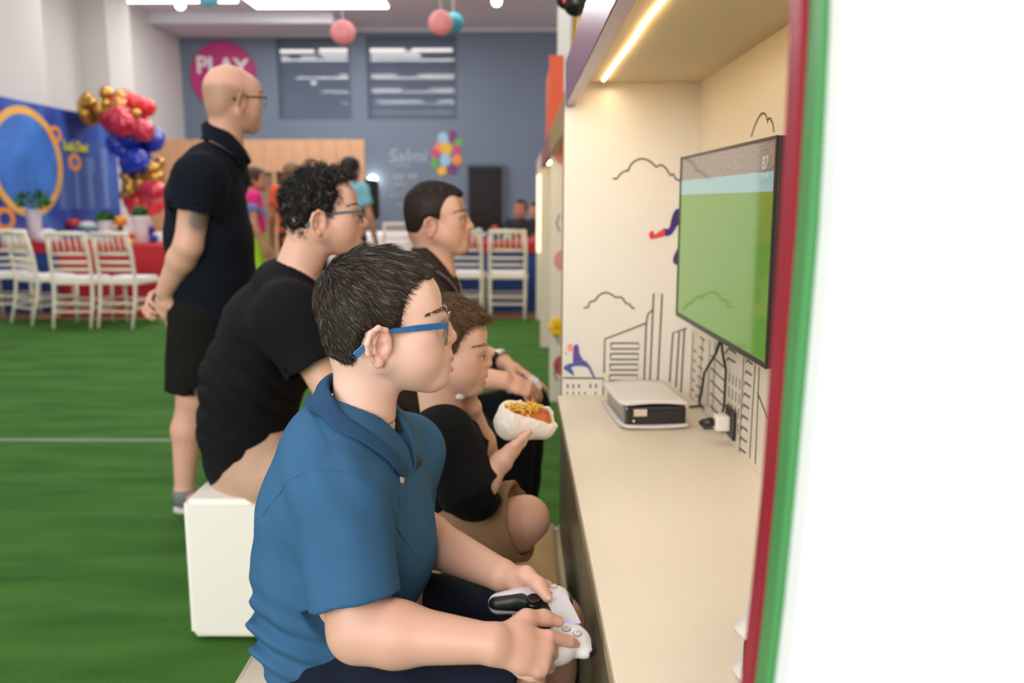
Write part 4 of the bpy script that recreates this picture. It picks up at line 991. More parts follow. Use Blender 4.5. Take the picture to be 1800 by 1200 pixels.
# ------------------------------------------------------------------ head (local: x forward, y left, z up, metres for a ten year old)
def head_prims(S, fp):
    g = lambda k, d: fp.get(k, d)
    ck, jw, ns = g('cheek', 1.0), g('jaw', 1.0), g('nose', 1.0)
    skull_prims(S, fp)
    S.ell((.040, 0, -.042), (.050, .052, .062), .025)
    for y in (-1, 1):
        S.cone((.008, y * .050 * jw, -.052), (.070, y * .014, -.087 - g('chin', 0)), .019, .017, .03)
        S.ell((.050, y * .031, -.045), (.034 * ck, .029 * ck, .031 * ck), .02)
        S.ell((.058, y * .040, -.022), (.022, .018, .014), .02)
        S.ell((.081, y * .026, .006), (.013, .021, .008), .012)
        S.ell((.055, y * .05, .02), (.02, .012, .03), .03)
    S.ell((.078, 0, -.090 - g('chin', 0)), (.016, .018, .013), .02)
    S.ell((.086, 0, -.062), (.012, .026, .024), .02)            # muzzle
    for y in (-1, 1):                                              # sockets, lids
        S.ell((.0975, y * .032, -.011), (.014, .0165, .0095), .012, 's')
        S.ell((.0950, y * .047, -.0105), (.0150, .0120, .0085), .010, 's')
        S.ell((.0765, y * .031, -.0115), (.0138, .0150, .0128), .004)
        S.ell((.0905, y * .031, -.0125), (.0085, .0115, .0034), .002, 's')
    S.chain([(.086, 0, .004), (.0925, 0, -.010), (.101 + .004 * (ns - 1), 0, -.026)], [.0070, .0068, .0085 * ns], .010)
    S.ell((.1015 + .006 * (ns - 1), 0, -.0305), (.0092 * ns, .0092 * ns, .0082 * ns), .006)
    for y in (-1, 1):
        S.ell((.0925, y * .0105 * ns, -.0335), (.0088, .0060, .0070), .005)
        S.ell((.0985, y * .0052 * ns, -.0400), (.0045, .0030, .0030), .002, 's')
    S.cone((.094, 0, -.040), (.0965, 0, -.053), .0045, .006, .012)
    for y in (-1, 1): S.ell((.0855, y * .0150 * ns, -.0335), (.0035, .0030, .0065), .004, 's')
    up, lo, gap = g('lip_up', (.0975, -.0585)), g('lip_lo', (.0960, -.0735)), g('mouth', (.1015, -.0662, .0022))
    for y in (-1, 1):
        S.cone((up[0], y * .004, up[1]), (up[0] - .0105, y * .0200, gap[1] + .001), g('lipr', .0055), .0025, .006)
        S.cone((lo[0], y * .003, lo[1]), (lo[0] - .0085, y * .0180, gap[1] - .001), g('lipr', .0055) * 1.1, .0025, .006)
    S.ell((gap[0], 0, gap[1]), (.016, .0215, gap[2]), .003, 's')
    S.ell((.0975, 0, -.0835), (.006, .014, .0040), .006, 's')
    for y in (-1, 1): ear_prims(S, y, fp)
def skull_prims(S, fp, grow=0.0):
    w = fp.get('width', 1.0)
    S.ell((-.004, 0, .022), (.080 + grow, .070 * w + grow, .071 + grow), .012)
    S.ell((-.022, 0, .006), (.062 + grow, .064 * w + grow, .062 + grow), .012)
    S.ell((.034, 0, .024), (.055 + grow, .058 * w + grow, .054 + grow), .016)
    S.ell((-.034, 0, -.026), (.044 + grow, .054 * w + grow, .046 + grow), .016)
def ear_prims(S, y, fp):
    c = np.array((-.003, y * .0715 * fp.get('width', 1.0), -.027)); b = .90 * fp.get('ear', 1.0)
    def e(u, v, o): return c + np.array((u * b + .16 * v * b, y * (o - .25 * u), v * b))
    S.ell(e(.002, 0, .001), (.017 * b, .0055, .027 * b), .006, R=np.array(((1, 0, .12), (0, 1, 0), (-.12, 0, 1.0))))
    ring = [e(.012, .010, .004), e(.006, .024, .0075), e(-.006, .0285, .010), e(-.0165, .021, .0125), e(-.0195, .006, .0125), e(-.016, -.010, .0105), e(-.008, -.021, .008)]
    S.chain(ring, [.0030, .0036, .0038, .0040, .0038, .0034, .0034], .003)
    S.ell(e(.001, -.0265, .006), (.0085 * b, .0052, .0085 * b), .006)
    S.chain([e(-.004, .018, .006), e(-.010, .006, .0075), e(-.007, -.009, .0065), e(.0, -.015, .0055)], [.0028, .0030, .0030, .0028], .004)
    S.ell(e(.0035, -.003, .0085), (.0075 * b, .0055, .0085 * b), .003, 's')
    S.ell(e(.002, .013, .0085), (.0055, .0035, .0060), .003, 's')
    S.ell(e(.013, -.006, .005), (.0045, .0035, .0055), .004)
def face_color(loc, base, fp):
    """own pigment: redder ears, cheeks, nose; lips"""
    C = np.tile(np.array(base, float), (len(loc), 1)); X, Yy, Z = loc[:, 0], np.abs(loc[:, 1]), loc[:, 2]
    L = np.stack((X, Yy, Z), 1)
    red = .30 * gauss(L, (.07, .036, -.042), (.03, .03, .022)) + .22 * gauss(L, (.108, 0, -.03), (.012, .014, .012)) + .40 * gauss(L, (-.004, .078, -.034), (.022, .014, .036))
    C *= (1 - red[:, None] * np.array((.0, .34, .32)))
    uz, lz = fp.get('lip_up', (.0975, -.0585))[1], fp.get('lip_lo', (.096, -.0735))[1]
    lipm = np.clip(gauss(L, (.100, 0, uz - .001), (.014, .017, .0048)) * 1.6 + gauss(L, (.099, 0, lz), (.014, .0155, .0054)) * 1.6, 0, 1) * (L[:, 0] > .082) * fp.get('lips', 1.0)
    C = C * (1 - lipm[:, None]) + lipm[:, None] * np.array(fp.get('lipcol', rgb(196, 116, 108)))
    if 'shade' in fp:   # stubble / cropped hair pigment in a profile polygon
        for poly, colr, amt, soft in fp['shade']:
            m = np.clip(-poly_sd(loc[:, [0, 2]], poly) / soft, 0, 1) * amt
            C = C * (1 - m[:, None]) + m[:, None] * np.array(colr)
    for (p, r_, colr) in fp.get('moles', ()):
        m = np.clip(1.3 * gauss(loc, p, (r_, r_ * 2, r_)), 0, 1); C = C * (1 - m[:, None]) + m[:, None] * np.array(colr)
    return C
def eyes_brows(parent, T, fp, S, n=70, seed=1):
    o, R, sc = T
    W = lambda p: o + R @ (np.asarray(p, float) * sc)
    for y in (-1, 1):
        e = thing_part('eye', parent)
        build('eyeball', MB().ball(W((.0782, y * .031, -.0122)), .0122 * sc, 20, 12, R), 'eye_white', e, smooth=True)
        d = R @ unit((1, 0, -.05)); c = W((.0782, y * .031, -.0122))
        build('iris', MB().lathe([(.0058 * sc, .0106 * sc), (.0050 * sc, .0119 * sc), (.0025 * sc, .01265 * sc)], 20, c, d), 'eye_iris', e, smooth=True)
        lc = np.array((.0768, y * .031, -.0115)); build('eyelashes', MB().tube([W(lc + .0146 * np.array((math.cos(a) * math.cos(.30 * math.cos(a)), math.sin(a) * 1.05, math.sin(.30 * math.cos(a)) + .02))) for a in np.linspace(-1.15, 1.15, 14)], .0007 * sc, 5), 'brow_dark', e)
        build('pupil', MB().lathe([(.0024 * sc, .01258 * sc), (.0018 * sc, .01275 * sc)], 14, c, d), 'gloss_black', e, smooth=True)
    rs = np.random.RandomState(seed)
    for y in (-1, 1):
        t = rs.rand(n); yy = .013 + .037 * t; z = .009 + .008 * np.sin(t * 2.2) - .005 * t + rs.uniform(-.0026, .0026, n) * (1.2 - .6 * t)
        A = np.stack((np.full(n, .040), y * yy * .75, z), 1); D = np.stack((1.0 - .45 * t, y * .55 * t + y * .15, np.full(n, .05)), 1); D /= np.linalg.norm(D, axis=1)[:, None]
        far = np.full(n, .085)
        for _ in range(60):
            d = S.ev((o + (A + D * far[:, None]) @ R.T * sc).astype(np.float32)) / sc; far -= np.maximum(d, -.0005) * .8
        p = A + D * far[:, None]; g_ = np.stack((-.45 * t, y * (.5 + .5 * t), .75 - 1.0 * t), 1); g_ -= D * (g_ * D).sum(1)[:, None]; g_ /= np.linalg.norm(g_, axis=1)[:, None]
        sd_ = np.cross(g_, D) * .00055; mb = MB(); L = .0075
        for i in range(n):
            q = p[i] + g_[i] * L * .5 + D[i] * .0014; e_ = p[i] + g_[i] * L + D[i] * .0008
            mb.add([W(p[i] - sd_[i]), W(p[i] + sd_[i]), W(q + sd_[i] * .8), W(q - sd_[i] * .8), W(e_)], [(0, 1, 2, 3), (3, 2, 4)])
        build('eyebrow', mb, fp.get('browmat', 'brow_dark'), parent, fix=False)
def thing_part(name, parent):
    o = bpy.data.objects.new(name, None); COL.objects.link(o); o.parent = parent; o.matrix_parent_inverse = parent.matrix_basis.inverted(); o.empty_display_size = .02
    return o
mat('eye_white', rgb(226, 218, 212), .2); mat('eye_iris', rgb(58, 38, 26), .15); mat('brow_dark', rgb(48, 34, 26), .7); mat('brow_soft', rgb(88, 66, 54), .8)

def hair_cap(T, fp, poly, tfun, res=.0035, fade=.010):
    """thick cap following the skull, limited by a profile outline (local xz)"""
    o, R, sc = T; S = SDF(T); skull_prims(S, fp)
    face = SDF(T); head_prims(face, fp)
    Rf = R.astype(np.float32); of = o.astype(np.float32)
    def disp(P):
        loc = (P - of) @ Rf / np.float32(sc); return -(tfun(loc) * sc).astype(np.float32)
    # evaluate on its own grid with region clipping folded into the field
    base = S.ops[:]
    def field(P):
        d = np.full(len(P), 9.0, np.float32)
        for f, op, k in base: d = smin(d, f(P), k)
        loc = (P - of) @ Rf / np.float32(sc)
        reg = poly_sd(loc[:, [0, 2]].astype(float), poly)
        t = tfun(loc) * np.clip(-reg / fade, .0, 1)
        return np.maximum(d - (t * sc).astype(np.float32), (reg * sc).astype(np.float32))
    H = SDF(); c0 = o + R @ (np.array((-.002, 0, .015)) * sc)
    H._put(field, [c0], .135 * sc, 'u', 0)
    return H.mesh(res * sc)
def strands(T, v, q, n, flow, length, width, colr, seed=1, lift=.25, curl=0.0, segs=3, jitter=.25, clump=None, lightfrac=.12, light=None, droop=.03):
    """hair as thin tapered ribbons rooted on a cap mesh"""
    o, R, sc = T; rs = np.random.RandomState(seed)
    a, b, c = v[q[:, 0]], v[q[:, 1]], v[q[:, 2]]; nrm = np.cross(b - a, v[q[:, 3]] - a); ar = np.linalg.norm(nrm, axis=1); nrm /= ar[:, None] + 1e-12
    i = rs.choice(len(q), n, p=ar / ar.sum()); u, w = rs.rand(n, 1), rs.rand(n, 1)
    p = a[i] + (b[i] - a[i]) * u + (v[q[i, 3]] - a[i]) * w; N = nrm[i]
    loc = (p - o) @ R / sc; Nl = N @ R
    out = ((loc - np.array((-.004, 0, .0))) * Nl).sum(1)   # outside faces only
    keep = out > .02; p, N, loc, Nl = p[keep], N[keep], loc[keep], Nl[keep]; n = len(p)
    D = flow(loc, Nl); D = D + rs.normal(0, jitter, D.shape); D -= Nl * (D * Nl).sum(1)[:, None]; D /= np.linalg.norm(D, axis=1)[:, None] + 1e-9
    L = (length(loc) * (1 + .35 * rs.uniform(-1, 1, n)))[:, None]
    Dw = D @ R.T; side = np.cross(Dw, N); ang = rs.uniform(-.9, .9, n)[:, None]; side = side * np.cos(ang) + N * np.sin(ang); side /= np.linalg.norm(side, axis=1)[:, None]
    ph = rs.uniform(0, 6.28, n)[:, None]; pts = []; cur = p - N * .001 * sc
    d = Dw * (1 - lift) + N * lift; d /= np.linalg.norm(d, axis=1)[:, None]; bt = np.cross(Dw, N)
    for s_ in range(segs + 1):
        t = s_ / segs; pts.append(cur + (bt * np.sin(ph + t * 6.0) + N * np.cos(ph + t * 6.0)) * curl * L * sc * t ** .5)
        cur = cur + d * L * sc / segs; d = d * .75 + Dw * .25 - N * droop; d /= np.linalg.norm(d, axis=1)[:, None]
    wid = width * sc * (1 + .3 * rs.uniform(-1, 1, n))[:, None]; vs = []
    for s_ in range(segs + 1):
        k = (1 - .85 * (s_ / segs) ** 2); vs += [pts[s_] - side * wid * k * .5, pts[s_] + side * wid * k * .5]
    VV = np.stack(vs, 1).reshape(-1, 3); m = 2 * (segs + 1); base = (np.arange(n) * m)[:, None]
    Q = np.concatenate([base + np.array((2 * s_, 2 * s_ + 1, 2 * s_ + 3, 2 * s_ + 2)) for s_ in range(segs)])
    br = np.clip(1 + rs.normal(0, .35, n), .35, 2.2); cc = np.array(colr)[None] * br[:, None]
    if light is not None:
        lf = rs.rand(n) < lightfrac; cc[lf] = np.array(light) * np.clip(1 + rs.normal(0, .25, lf.sum()), .5, 1.6)[:, None]
    C = np.repeat(cc, m, 0)
    return VV, Q, C
def flow_from(crown):
    cr = np.array(crown)
    def f(loc, Nl):
        D = loc - cr; D -= Nl * (D * Nl).sum(1)[:, None]; D /= np.linalg.norm(D, axis=1)[:, None] + 1e-6; return D
    return f
def hair_object(parent, T, fp, poly, tfun, n, flow, length, width, colr, light=None, lightfrac=.1, seed=1, lift=.25, curl=0.0, segs=3, jitter=.25, res=.0035, fade=.010, capcol=None):
    v, q = hair_cap(T, fp, poly, tfun, res, fade)
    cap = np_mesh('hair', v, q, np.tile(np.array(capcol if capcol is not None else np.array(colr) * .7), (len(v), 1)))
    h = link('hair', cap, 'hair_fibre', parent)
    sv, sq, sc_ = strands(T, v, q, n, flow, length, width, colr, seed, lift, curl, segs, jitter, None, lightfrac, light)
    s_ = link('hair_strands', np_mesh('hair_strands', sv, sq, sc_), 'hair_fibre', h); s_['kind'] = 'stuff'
    return h
attr_mat('hair_fibre', .55, spec=.35); attr_mat('skin', .48, bump=.07, bscale=420, sss=.0, spec=.4); attr_mat('skin_boy', .46, bump=.06, bscale=500, sss=.12, spec=.4)

# ------------------------------------------------------------------ hands
FING = (((.042, .026, .020), .0088), ((.046, .029, .021), .0090), ((.043, .027, .020), .0085), ((.034, .020, .018), .0076))
def hand_prims(S, wrist, f, n, right, size, curls, thumb, spread=.06, wr=.026, fat=1.0):
    """f = finger direction, n = back of the hand; curls = per finger three bends (rad); thumb = three directions in (f, side, n)"""
    f = unit(f); n = np.asarray(n, float); n = unit(n - f * (n @ f)); s = np.cross(n, f) * (1 if right else -1); s = unit(s); w = np.asarray(wrist, float)
    g = size; PL = .088 * g
    S.ecap(w + f * .006 * g, w + f * .05 * g, wr * 1.02, wr * .78, .036 * g, .0155 * g * fat, s, .012)
    S.ecap(w + f * .045 * g + s * .002 * g, w + f * PL * .96, .037 * g, .0150 * g * fat, .036 * g, .0120 * g * fat, s, .010)
    tips = []
    for i, (ph, r0) in enumerate(FING):
        off = (.0275 - .0183 * i) * g; base = w + f * (PL - (0, 0, .004, .012)[i] * g) + s * off; a = 0.0; d0 = unit(f + s * spread * (1.5 - i)); p = base; r0 = r0 * g * fat
        pts = [p - d0 * .018 * g]; rr = [r0 * 1.05]; pts.append(p); rr.append(r0 * 1.12)
        for j in range(3):
            a += curls[i][j]; d = d0 * math.cos(a) - n * math.sin(a); p = p + d * ph[j] * g; pts.append(p); rr.append(r0 * (1.0, .93, .78)[j])
        S.chain(pts, rr, .0035 * g); tips.append((p, d, r0))
    p = w + f * .020 * g + s * .020 * g - n * .006 * g; pts = [p]; rr = [.0165 * g]
    for j, L in enumerate((.044, .034, .027)):
        t = thumb[j]; d = unit(f * t[0] + s * t[1] + n * t[2]); p = p + d * L * g; pts.append(p); rr.append((.0128, .0108, .0085)[j] * g * fat)
    S.chain(pts, rr, .010 * g)
    S.ell(w + f * .040 * g + s * .020 * g - n * .008 * g, (.020 * g,) * 3, .014)
    return tips, (p, d, rr[-1]), (f, s, n)
def nail(parent, tip, d, up, r):
    c = tip + up * r * .55 + d * r * .35; sd = unit(np.cross(d, up)); R = np.stack((d, sd, np.cross(d, sd)), 1)
    build('fingernail', MB().ball(c, (r * .72, r * .62, r * .42), 12, 8, R), 'nail_skin', parent, smooth=True)
mat('nail_skin', rgb(226, 174, 156), .3)
REST = ((.35, .45, .3),) * 4
def leg_prims(S, hip, knee, ankle, toe, g=1.0, k=.03):
    S.cone(hip, knee, .078 * g, .054 * g, k)
    m = knee + (ankle - knee) * .33; back = unit(np.asarray(toe) - ankle); back[2] = 0; m = m - back * .014
    S.chain([knee, m, ankle], [.051 * g, .053 * g, .033 * g], .02)
    S.cone(ankle, ankle + unit(np.asarray(toe) - ankle) * .05 - V3(0, 0, .02), .033 * g, .024 * g, .02)
def arm_prims(S, sh, el, wr, r=(.046, .038, .024), k=.02):
    S.cone(sh, el, r[0], r[1], k); m = el + (wr - el) * .28
    S.chain([el, m, wr], [r[1] * .98, r[1] * 1.02, r[2]], .02)
# ================================================================== PEOPLE
mat('polo_blue', rgb(56, 97, 133), .85, var=.06, vscale=14, bump=.22, bscale=1000, spec=.15); mat('polo_blue_rib', rgb(44, 80, 116), .85, bump=.5, bscale=1100, spec=.2); mat('navy_cotton', rgb(20, 26, 42), .9, var=.15, vscale=20, bump=.2, bscale=500, spec=.2)
mat('button_pearl', rgb(222, 214, 206), .25); mat('black_patch', rgb(28, 30, 30), .7); mat('temple_blue', rgb(34, 98, 150), .12, coat=.6); mat('rim_smoke', rgb(128, 118, 104), .15, coat=.4, alpha=.85); mat('white_print', rgb(235, 235, 235), .6)
lm, lnt, lb = nmat('spectacle_lens'); lb.inputs['Base Color'].default_value = (.9, .92, .93, 1); lb.inputs['Roughness'].default_value = .03; lb.inputs['Alpha'].default_value = .12; lb.inputs['Specular IOR Level'].default_value = .6
def hit(S, px, py, t0=.4, t1=4.0):
    r = _ray(px, py); t = t0
    for _ in range(400):
        p = np.array((0, 0, CAMH)) + r * t; d = float(S.ev(p[None].astype(np.float32))[0])
        if d < .0004: break
        t += max(d * .6, .0004)
        if t > t1: return None
    return p
def normal(S, p):
    e = .002; P = np.array([p + e * ax * s for ax in np.eye(3) for s in (1, -1)], np.float32); d = S.ev(P); return unit((d[0] - d[1], d[2] - d[3], d[4] - d[5]))
def rib_band(S, center_path, axis, w, off=.0015): pass
def glasses(parent, T, temple_m, rim_m, hinge=(.086, .065, -.003), ear=(.001, .0725, -.009), tip=(-.033, .071, -.040), thick=.0040, lens=(.012, .060, .012, -.034), xtop=.0985, rimr=.0013, name='glasses'):
    o, R, sc = T; W = lambda p: o + R @ (np.asarray(p, float) * sc)
    g = thing_part(name, parent)
    for y in (-1, 1):
        a = [np.array((hinge[0] + .004, y * (hinge[1] - .003), hinge[2])), np.array((hinge[0] - .004, y * (hinge[1] + .001), hinge[2])), np.array((.045, y * (.070), (hinge[2] + ear[2]) / 2 + .001)), np.array((ear[0], y * ear[1], ear[2])), np.array(((ear[0] * .7 + tip[0] * .3), y * (ear[1] + .0005), ear[2] - .006)), np.array((tip[0], y * tip[1], tip[2]))]
        h = [thick * 1.1, thick * 1.15, thick * 1.05, thick * .75, thick * .8, thick * 1.25]; vs = []; n_ = len(a)
        for i, p in enumerate(a):
            t = unit(a[min(i + 1, n_ - 1)] - a[max(i - 1, 0)]); up = unit(np.array((0, 0, 1.0)) - t * t[2]); sd = np.cross(t, up)
            for kx, kz in ((-1, -1), (1, -1), (1, 1), (-1, 1)): vs.append(W(p + sd * kx * thick * .38 + up * kz * h[i]))
        fs = [(i * 4 + k, i * 4 + (k + 1) % 4, i * 4 + 4 + (k + 1) % 4, i * 4 + 4 + k) for i in range(n_ - 1) for k in range(4)] + [(0, 1, 2, 3), tuple((n_ - 1) * 4 + k for k in (3, 2, 1, 0))]
        build('temple_arm', MB().add(vs, fs), temple_m, g, bevel=thick * .18 * sc)
        y0, y1, zt, zb = lens; loop = []
        for i in range(32):
            an = 2 * math.pi * i / 32; c, s_ = math.cos(an), math.sin(an); k = (abs(c) ** 3.2 + abs(s_) ** 3.2) ** (-1 / 3.2)
            yy = (y0 + y1) / 2 + (y1 - y0) / 2 * c * k; zz = (zt + zb) / 2 + (zt - zb) / 2 * s_ * k
            xx = xtop - .10 * (zt - zz) - 4.2 * max(0, yy - .018) ** 2
            loop.append(np.array((xx, y * yy, zz)))
        build('rim', MB().tube([W(p) for p in loop], rimr * sc, 8, closed=True, flat=1.3), rim_m, g, smooth=True)
        cen = np.mean(loop, 0); vs = [W(p * .97 + cen * .03 + (.0004, 0, 0)) for p in loop] + [W(cen + (.0016, 0, 0))]
        o_ = build('lens', MB().add(vs, [(i, (i + 1) % 32, 32) for i in range(32)]), 'spectacle_lens', g, smooth=True)
        build('nose_pad', MB().ball(W((xtop - .008, y * .0125, -.012)), (.0015 * sc, .002 * sc, .005 * sc), 8, 6), rim_m, g, smooth=True)
    build('bridge', MB().tube([W((xtop - .0005, -.0125, .002)), W((xtop + .0015, 0, .004)), W((xtop - .0005, .0125, .002))], rimr * 1.3 * sc, 8), rim_m, g, smooth=True)
    return g

# ------------------------------------------------------------------ boy in the blue polo shirt
def make_boy():
    o = AY(668, 560, 1.22); R = euler_R(R_(10.5), R_(0)); T = (o, R, 1.0)
    fp = dict(browmat='brow_soft', cheek=1.12, jaw=1.0, lipr=.0064, lip_up=(.0985, -.0610), lip_lo=(.0975, -.0785), mouth=(.1030, -.0700, .0036), chin=-.001, moles=(((.052, -.055, -.050), .0014, rgb(70, 40, 30)),), lipcol=rgb(206, 122, 114))
    base = np.array(rgb(234, 192, 172))
    ty = R_(-11); F = V3(math.cos(ty), math.sin(ty), 0); Lf = V3(-math.sin(ty), math.cos(ty), 0); Z = V3(0, 0, 1)
    rs, re, rw = AY(590, 870, 1.085), AY(632, 1108, 1.03), AY(866, 1131, .985)
    ls, le, lw = AY(716, 790, 1.335), AY(700, 925, 1.365), AY(880, 1010, 1.18)
    nb = AY(638, 748, 1.215); pel = AY(612, 1150, 1.225)
    lk, la = AY(972, 1098, 1.31), AY(966, 1330, 1.33); rk = V3(.00, 1.07, .515); ra = V3(.035, 1.06, .08)
    lh, rh = pel + Lf * .085 + F * .03, pel - Lf * .085 + F * .03
    S = SDF(T); head_prims(S, fp)
    S.T = None; W = lambda p: o + R @ np.asarray(p, float)
    S.cone(W((-.026, 0, -.050)), nb, .042, .043, .022)
    S.cone(W((-.004, 0, -.072)), nb + V3(.010, 0, .0), .026, .030, .022)
    S.ecap(nb + V3(-.015, 0, -.06), (nb + pel) / 2, .09, .05, .12, .09, Lf, .02); S.ecap((nb + pel) / 2, pel, .13, .10, .14, .11, Lf, .04)
    S.cone(nb + V3(-.02, 0, -.05), rs, .04, .043, .03); S.cone(nb + V3(-.02, 0, -.05), ls, .04, .043, .03)
    arm_prims(S, rs, re, rw, (.043, .0385, .0240)); arm_prims(S, ls, le, lw, (.043, .040, .0235))
    # hands around the controller
    ct_, thumbR, frR = hand_prims(S, rw, V3(.96, .10, -.26), V3(.10, -.74, .66), True, .80,
                     ((.42, .30, .15), (1.0, 1.05, .5), (1.1, 1.1, .6), (1.15, 1.1, .6)), ((.62, .62, -.1), (.93, .30, -.28), (.98, .02, -.22)), wr=.0245, fat=1.12)
    ctl, thumbL, frL = hand_prims(S, lw, V3(.93, -.30, -.30), V3(.42, .72, .42), False, .80,
                     ((.75, .7, .4), (1.15, 1.2, .6), (1.25, 1.25, .7), (1.3, 1.25, .7)), ((.70, .75, -.10), (.84, .30, -.42), (.82, -.10, -.52)), wr=.0235, fat=1.12)
    leg_prims(S, lh, lk, la, la + V3(.1, 0, -.05), .92); leg_prims(S, rh, rk, ra, ra + V3(.06, 0, -.04), .92)
    # finer grid for head, coarser for the rest, same field
    zc = o[2] - .150
    S.half((0, 0, zc), (0, 0, -1)); hv = S.mesh(.0017, lo=o - V3(.13, .12, .155), hi=o + V3(.14, .12, .13)); S.ops.pop()
    S.half((0, 0, zc - .0012), (0, 0, 1)); lo = S.lo.copy(); lo[2] = .30; bv = S.mesh(.0028, lo=lo, hi=np.minimum(S.hi, V3(9, 9, zc + .01))); S.ops.pop()
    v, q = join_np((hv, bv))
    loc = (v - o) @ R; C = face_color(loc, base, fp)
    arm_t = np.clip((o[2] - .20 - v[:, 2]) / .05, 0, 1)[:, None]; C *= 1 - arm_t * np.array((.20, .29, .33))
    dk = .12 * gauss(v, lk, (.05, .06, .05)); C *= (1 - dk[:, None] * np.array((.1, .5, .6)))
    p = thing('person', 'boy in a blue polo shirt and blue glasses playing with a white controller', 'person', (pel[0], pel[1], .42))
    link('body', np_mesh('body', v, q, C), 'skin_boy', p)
    eyes_brows(p, T, fp, S, n=120)
    poly = [(.12, .056), (.0785, .059), (.062, .053), (.050, .047), (.042, .036), (.037, .018), (.034, -.004), (.029, -.021), (.018, -.020), (.011, -.006), (-.008, -.003), (-.020, -.010), (-.027, -.028), (-.033, -.066), (-.060, -.076), (-.14, -.078), (-.14, .15), (.12, .15)]
    def tf(l):
        z = np.clip((l[:, 2] + .02) / .09, 0, 1); f = np.clip((l[:, 0] - .03) / .06, 0, 1); return .0042 + .0060 * z * z * (3 - 2 * z) + .001 * f + .0012 * np.sin(l[:, 0] * 160 + l[:, 1] * 90)
    hair_object(p, T, fp, poly, tf, 30000, flow_from((-.062, .008, .066)), lambda l: (.011 + .011 * np.clip((l[:, 2] - .01) / .06, 0, 1)) * (1 - .6 * np.clip((l[:, 0] - .02) / .04, 0, 1)), .0007, rgb(44, 35, 29), light=rgb(118, 102, 88), lightfrac=.18, lift=.14, jitter=.16, res=.0028, fade=.012)
    # --- polo shirt
    st = [(AY(640, 1215, 1.222), .150, .094), (AY(612, 1145, 1.222), .150, .098), (AY(588, 1075, 1.222), .147, .108), (AY(595, 975, 1.215), .150, .117), (AY(606, 885, 1.212), .152, .117), (AY(616, 805, 1.212), .132, .095), (nb + V3(-.006, 0, -.040), .075, .052)]
    P_ = SDF(); P_.loft(st, Lf, .016); P_.ell(AY(668, 962, 1.222), (.080, .118, .085), .05)
    P_.cone(nb + V3(-.022, -.03, -.040), rs + V3(0, .005, -.005), .045, .060, .05); P_.cone(nb + V3(-.022, .03, -.040), ls + V3(0, -.005, -.005), .045, .058, .05)
    hemR = rs + (re - rs) * .79; hemL = ls + (le - ls) * .85
    ua = unit(re - rs); ul = unit(le - ls)
    P_.cone(rs, hemR + ua * .03, .060, .062, .022); P_.cone(ls, hemL + ul * .03, .056, .058, .022)
    P_.half(hemR + ua * .004, ua + V3(0, 0, -.12)) if False else None
    # cut the hems flat only around each sleeve
    def sleeve_end(c, ax, r):
        c = c.astype(np.float32); ax = unit(ax).astype(np.float32)
        def f(P):
            q_ = P - c; h = q_ @ ax; rad = np.sqrt(np.maximum((q_ * q_).sum(1) - h * h, 0)); return np.maximum(np.maximum(-h, rad - r), h - .10)
        P_._put(f, [c], r, 's', .003)
    sleeve_end(hemR, ua + V3(.04, 0, -.05), .085); sleeve_end(hemL, ul, .07)
    P_.tubecut(hemR - ua * .02, hemR + ua * .08, .053, .053); P_.tubecut(hemL - ul * .02, hemL + ul * .08, .049, .049)
    ax_n = unit(W((-.020, 0, -.050)) - nb)
    P_.cone(nb - ax_n * .015 + F * .008, nb + ax_n * .16, .041, .054, .004, 's')
    P_.cone(nb + F * .075 - Z * .062, nb + F * .045 + Z * .045, .004, .036, .006, 's')          # open neck
    wst = AY(560, 1080, 1.2)[2]
    def folds(P):
        z = P[:, 2]; a = (P - pel.astype(np.float32)) @ F.astype(np.float32)
        low = np.exp(-((z - (wst + .005)) / .055) ** 2); bk = np.clip(.5 - a / .16, 0, 1)
        d = .0085 * low * bk * np.sin((z + .35 * a + .03 * np.sin(P[:, 1] * 22)) * 165)
        d += .0022 * wob(P, 26, 1.0) + .0012 * wob(P, 55, 3.0)
        up_ = np.clip((P @ ua.astype(np.float32) - float(hemR @ ua)) / .10 + 1, 0, 1)
        near = np.exp(-((P[:, 1] - 1.04) / .05) ** 2)
        d += .0016 * near * np.sin((P[:, 0] * 1.0 + P[:, 2] * .4) * 120 + 1.5 * np.sin(P[:, 2] * 30))
        # drape line from the armpit over the chest
        ch = (P - AY(690, 900, 1.12).astype(np.float32)); d += -.006 * np.exp(-(ch[:, 0] / .014) ** 2 - (ch[:, 2] / .10) ** 2 - (ch[:, 1] / .08) ** 2)
        return d.astype(np.float32)
    v, q = P_.mesh(.0033, disp=folds, dmax=.012)
    sh = link('polo_shirt', np_mesh('polo_shirt', v, q), 'polo_blue', p)
    # sleeve hem band and stitched seams
    def ring_on(center, ax, r, n=40, parent=sh, rad=.0012, name='seam', m='polo_blue', arc=None):
        ax = unit(ax); u = unit(np.cross(ax, (0, 0, 1.0)) + 1e-6); w = np.cross(ax, u); pts = []
        for i in range(n):
            a = 2 * math.pi * i / n; d = u * math.cos(a) + w * math.sin(a); t = .02
            for _ in range(40):
                x = float(P_.ev((center + d * t)[None].astype(np.float32))[0] + folds((center + d * t)[None].astype(np.float32))[0])
                if x > -.0002: break
                t += max(-x * .7, .0004)
            pts.append(center + d * t)
        build(name, MB().tube(pts, rad, 6, closed=True), m, parent, smooth=True)
    ring_on(rs + (re - rs) * .70, ua + V3(.04, 0, -.05), .06, rad=.0009)
    ring_on(rs + ua * .012 + V3(0, .0, .004), unit(ua + V3(-.25, -.75, .25)), .06, rad=.0010)
    # collar
    bkp, frp = AY(587, 664, 1.235), AY(689, 800, 1.185); Cn = (bkp + frp) / 2; Fp = unit(frp - bkp); Ax = unit(np.cross(Fp, Lf)); Ax = Ax if Ax[2] > 0 else -Ax
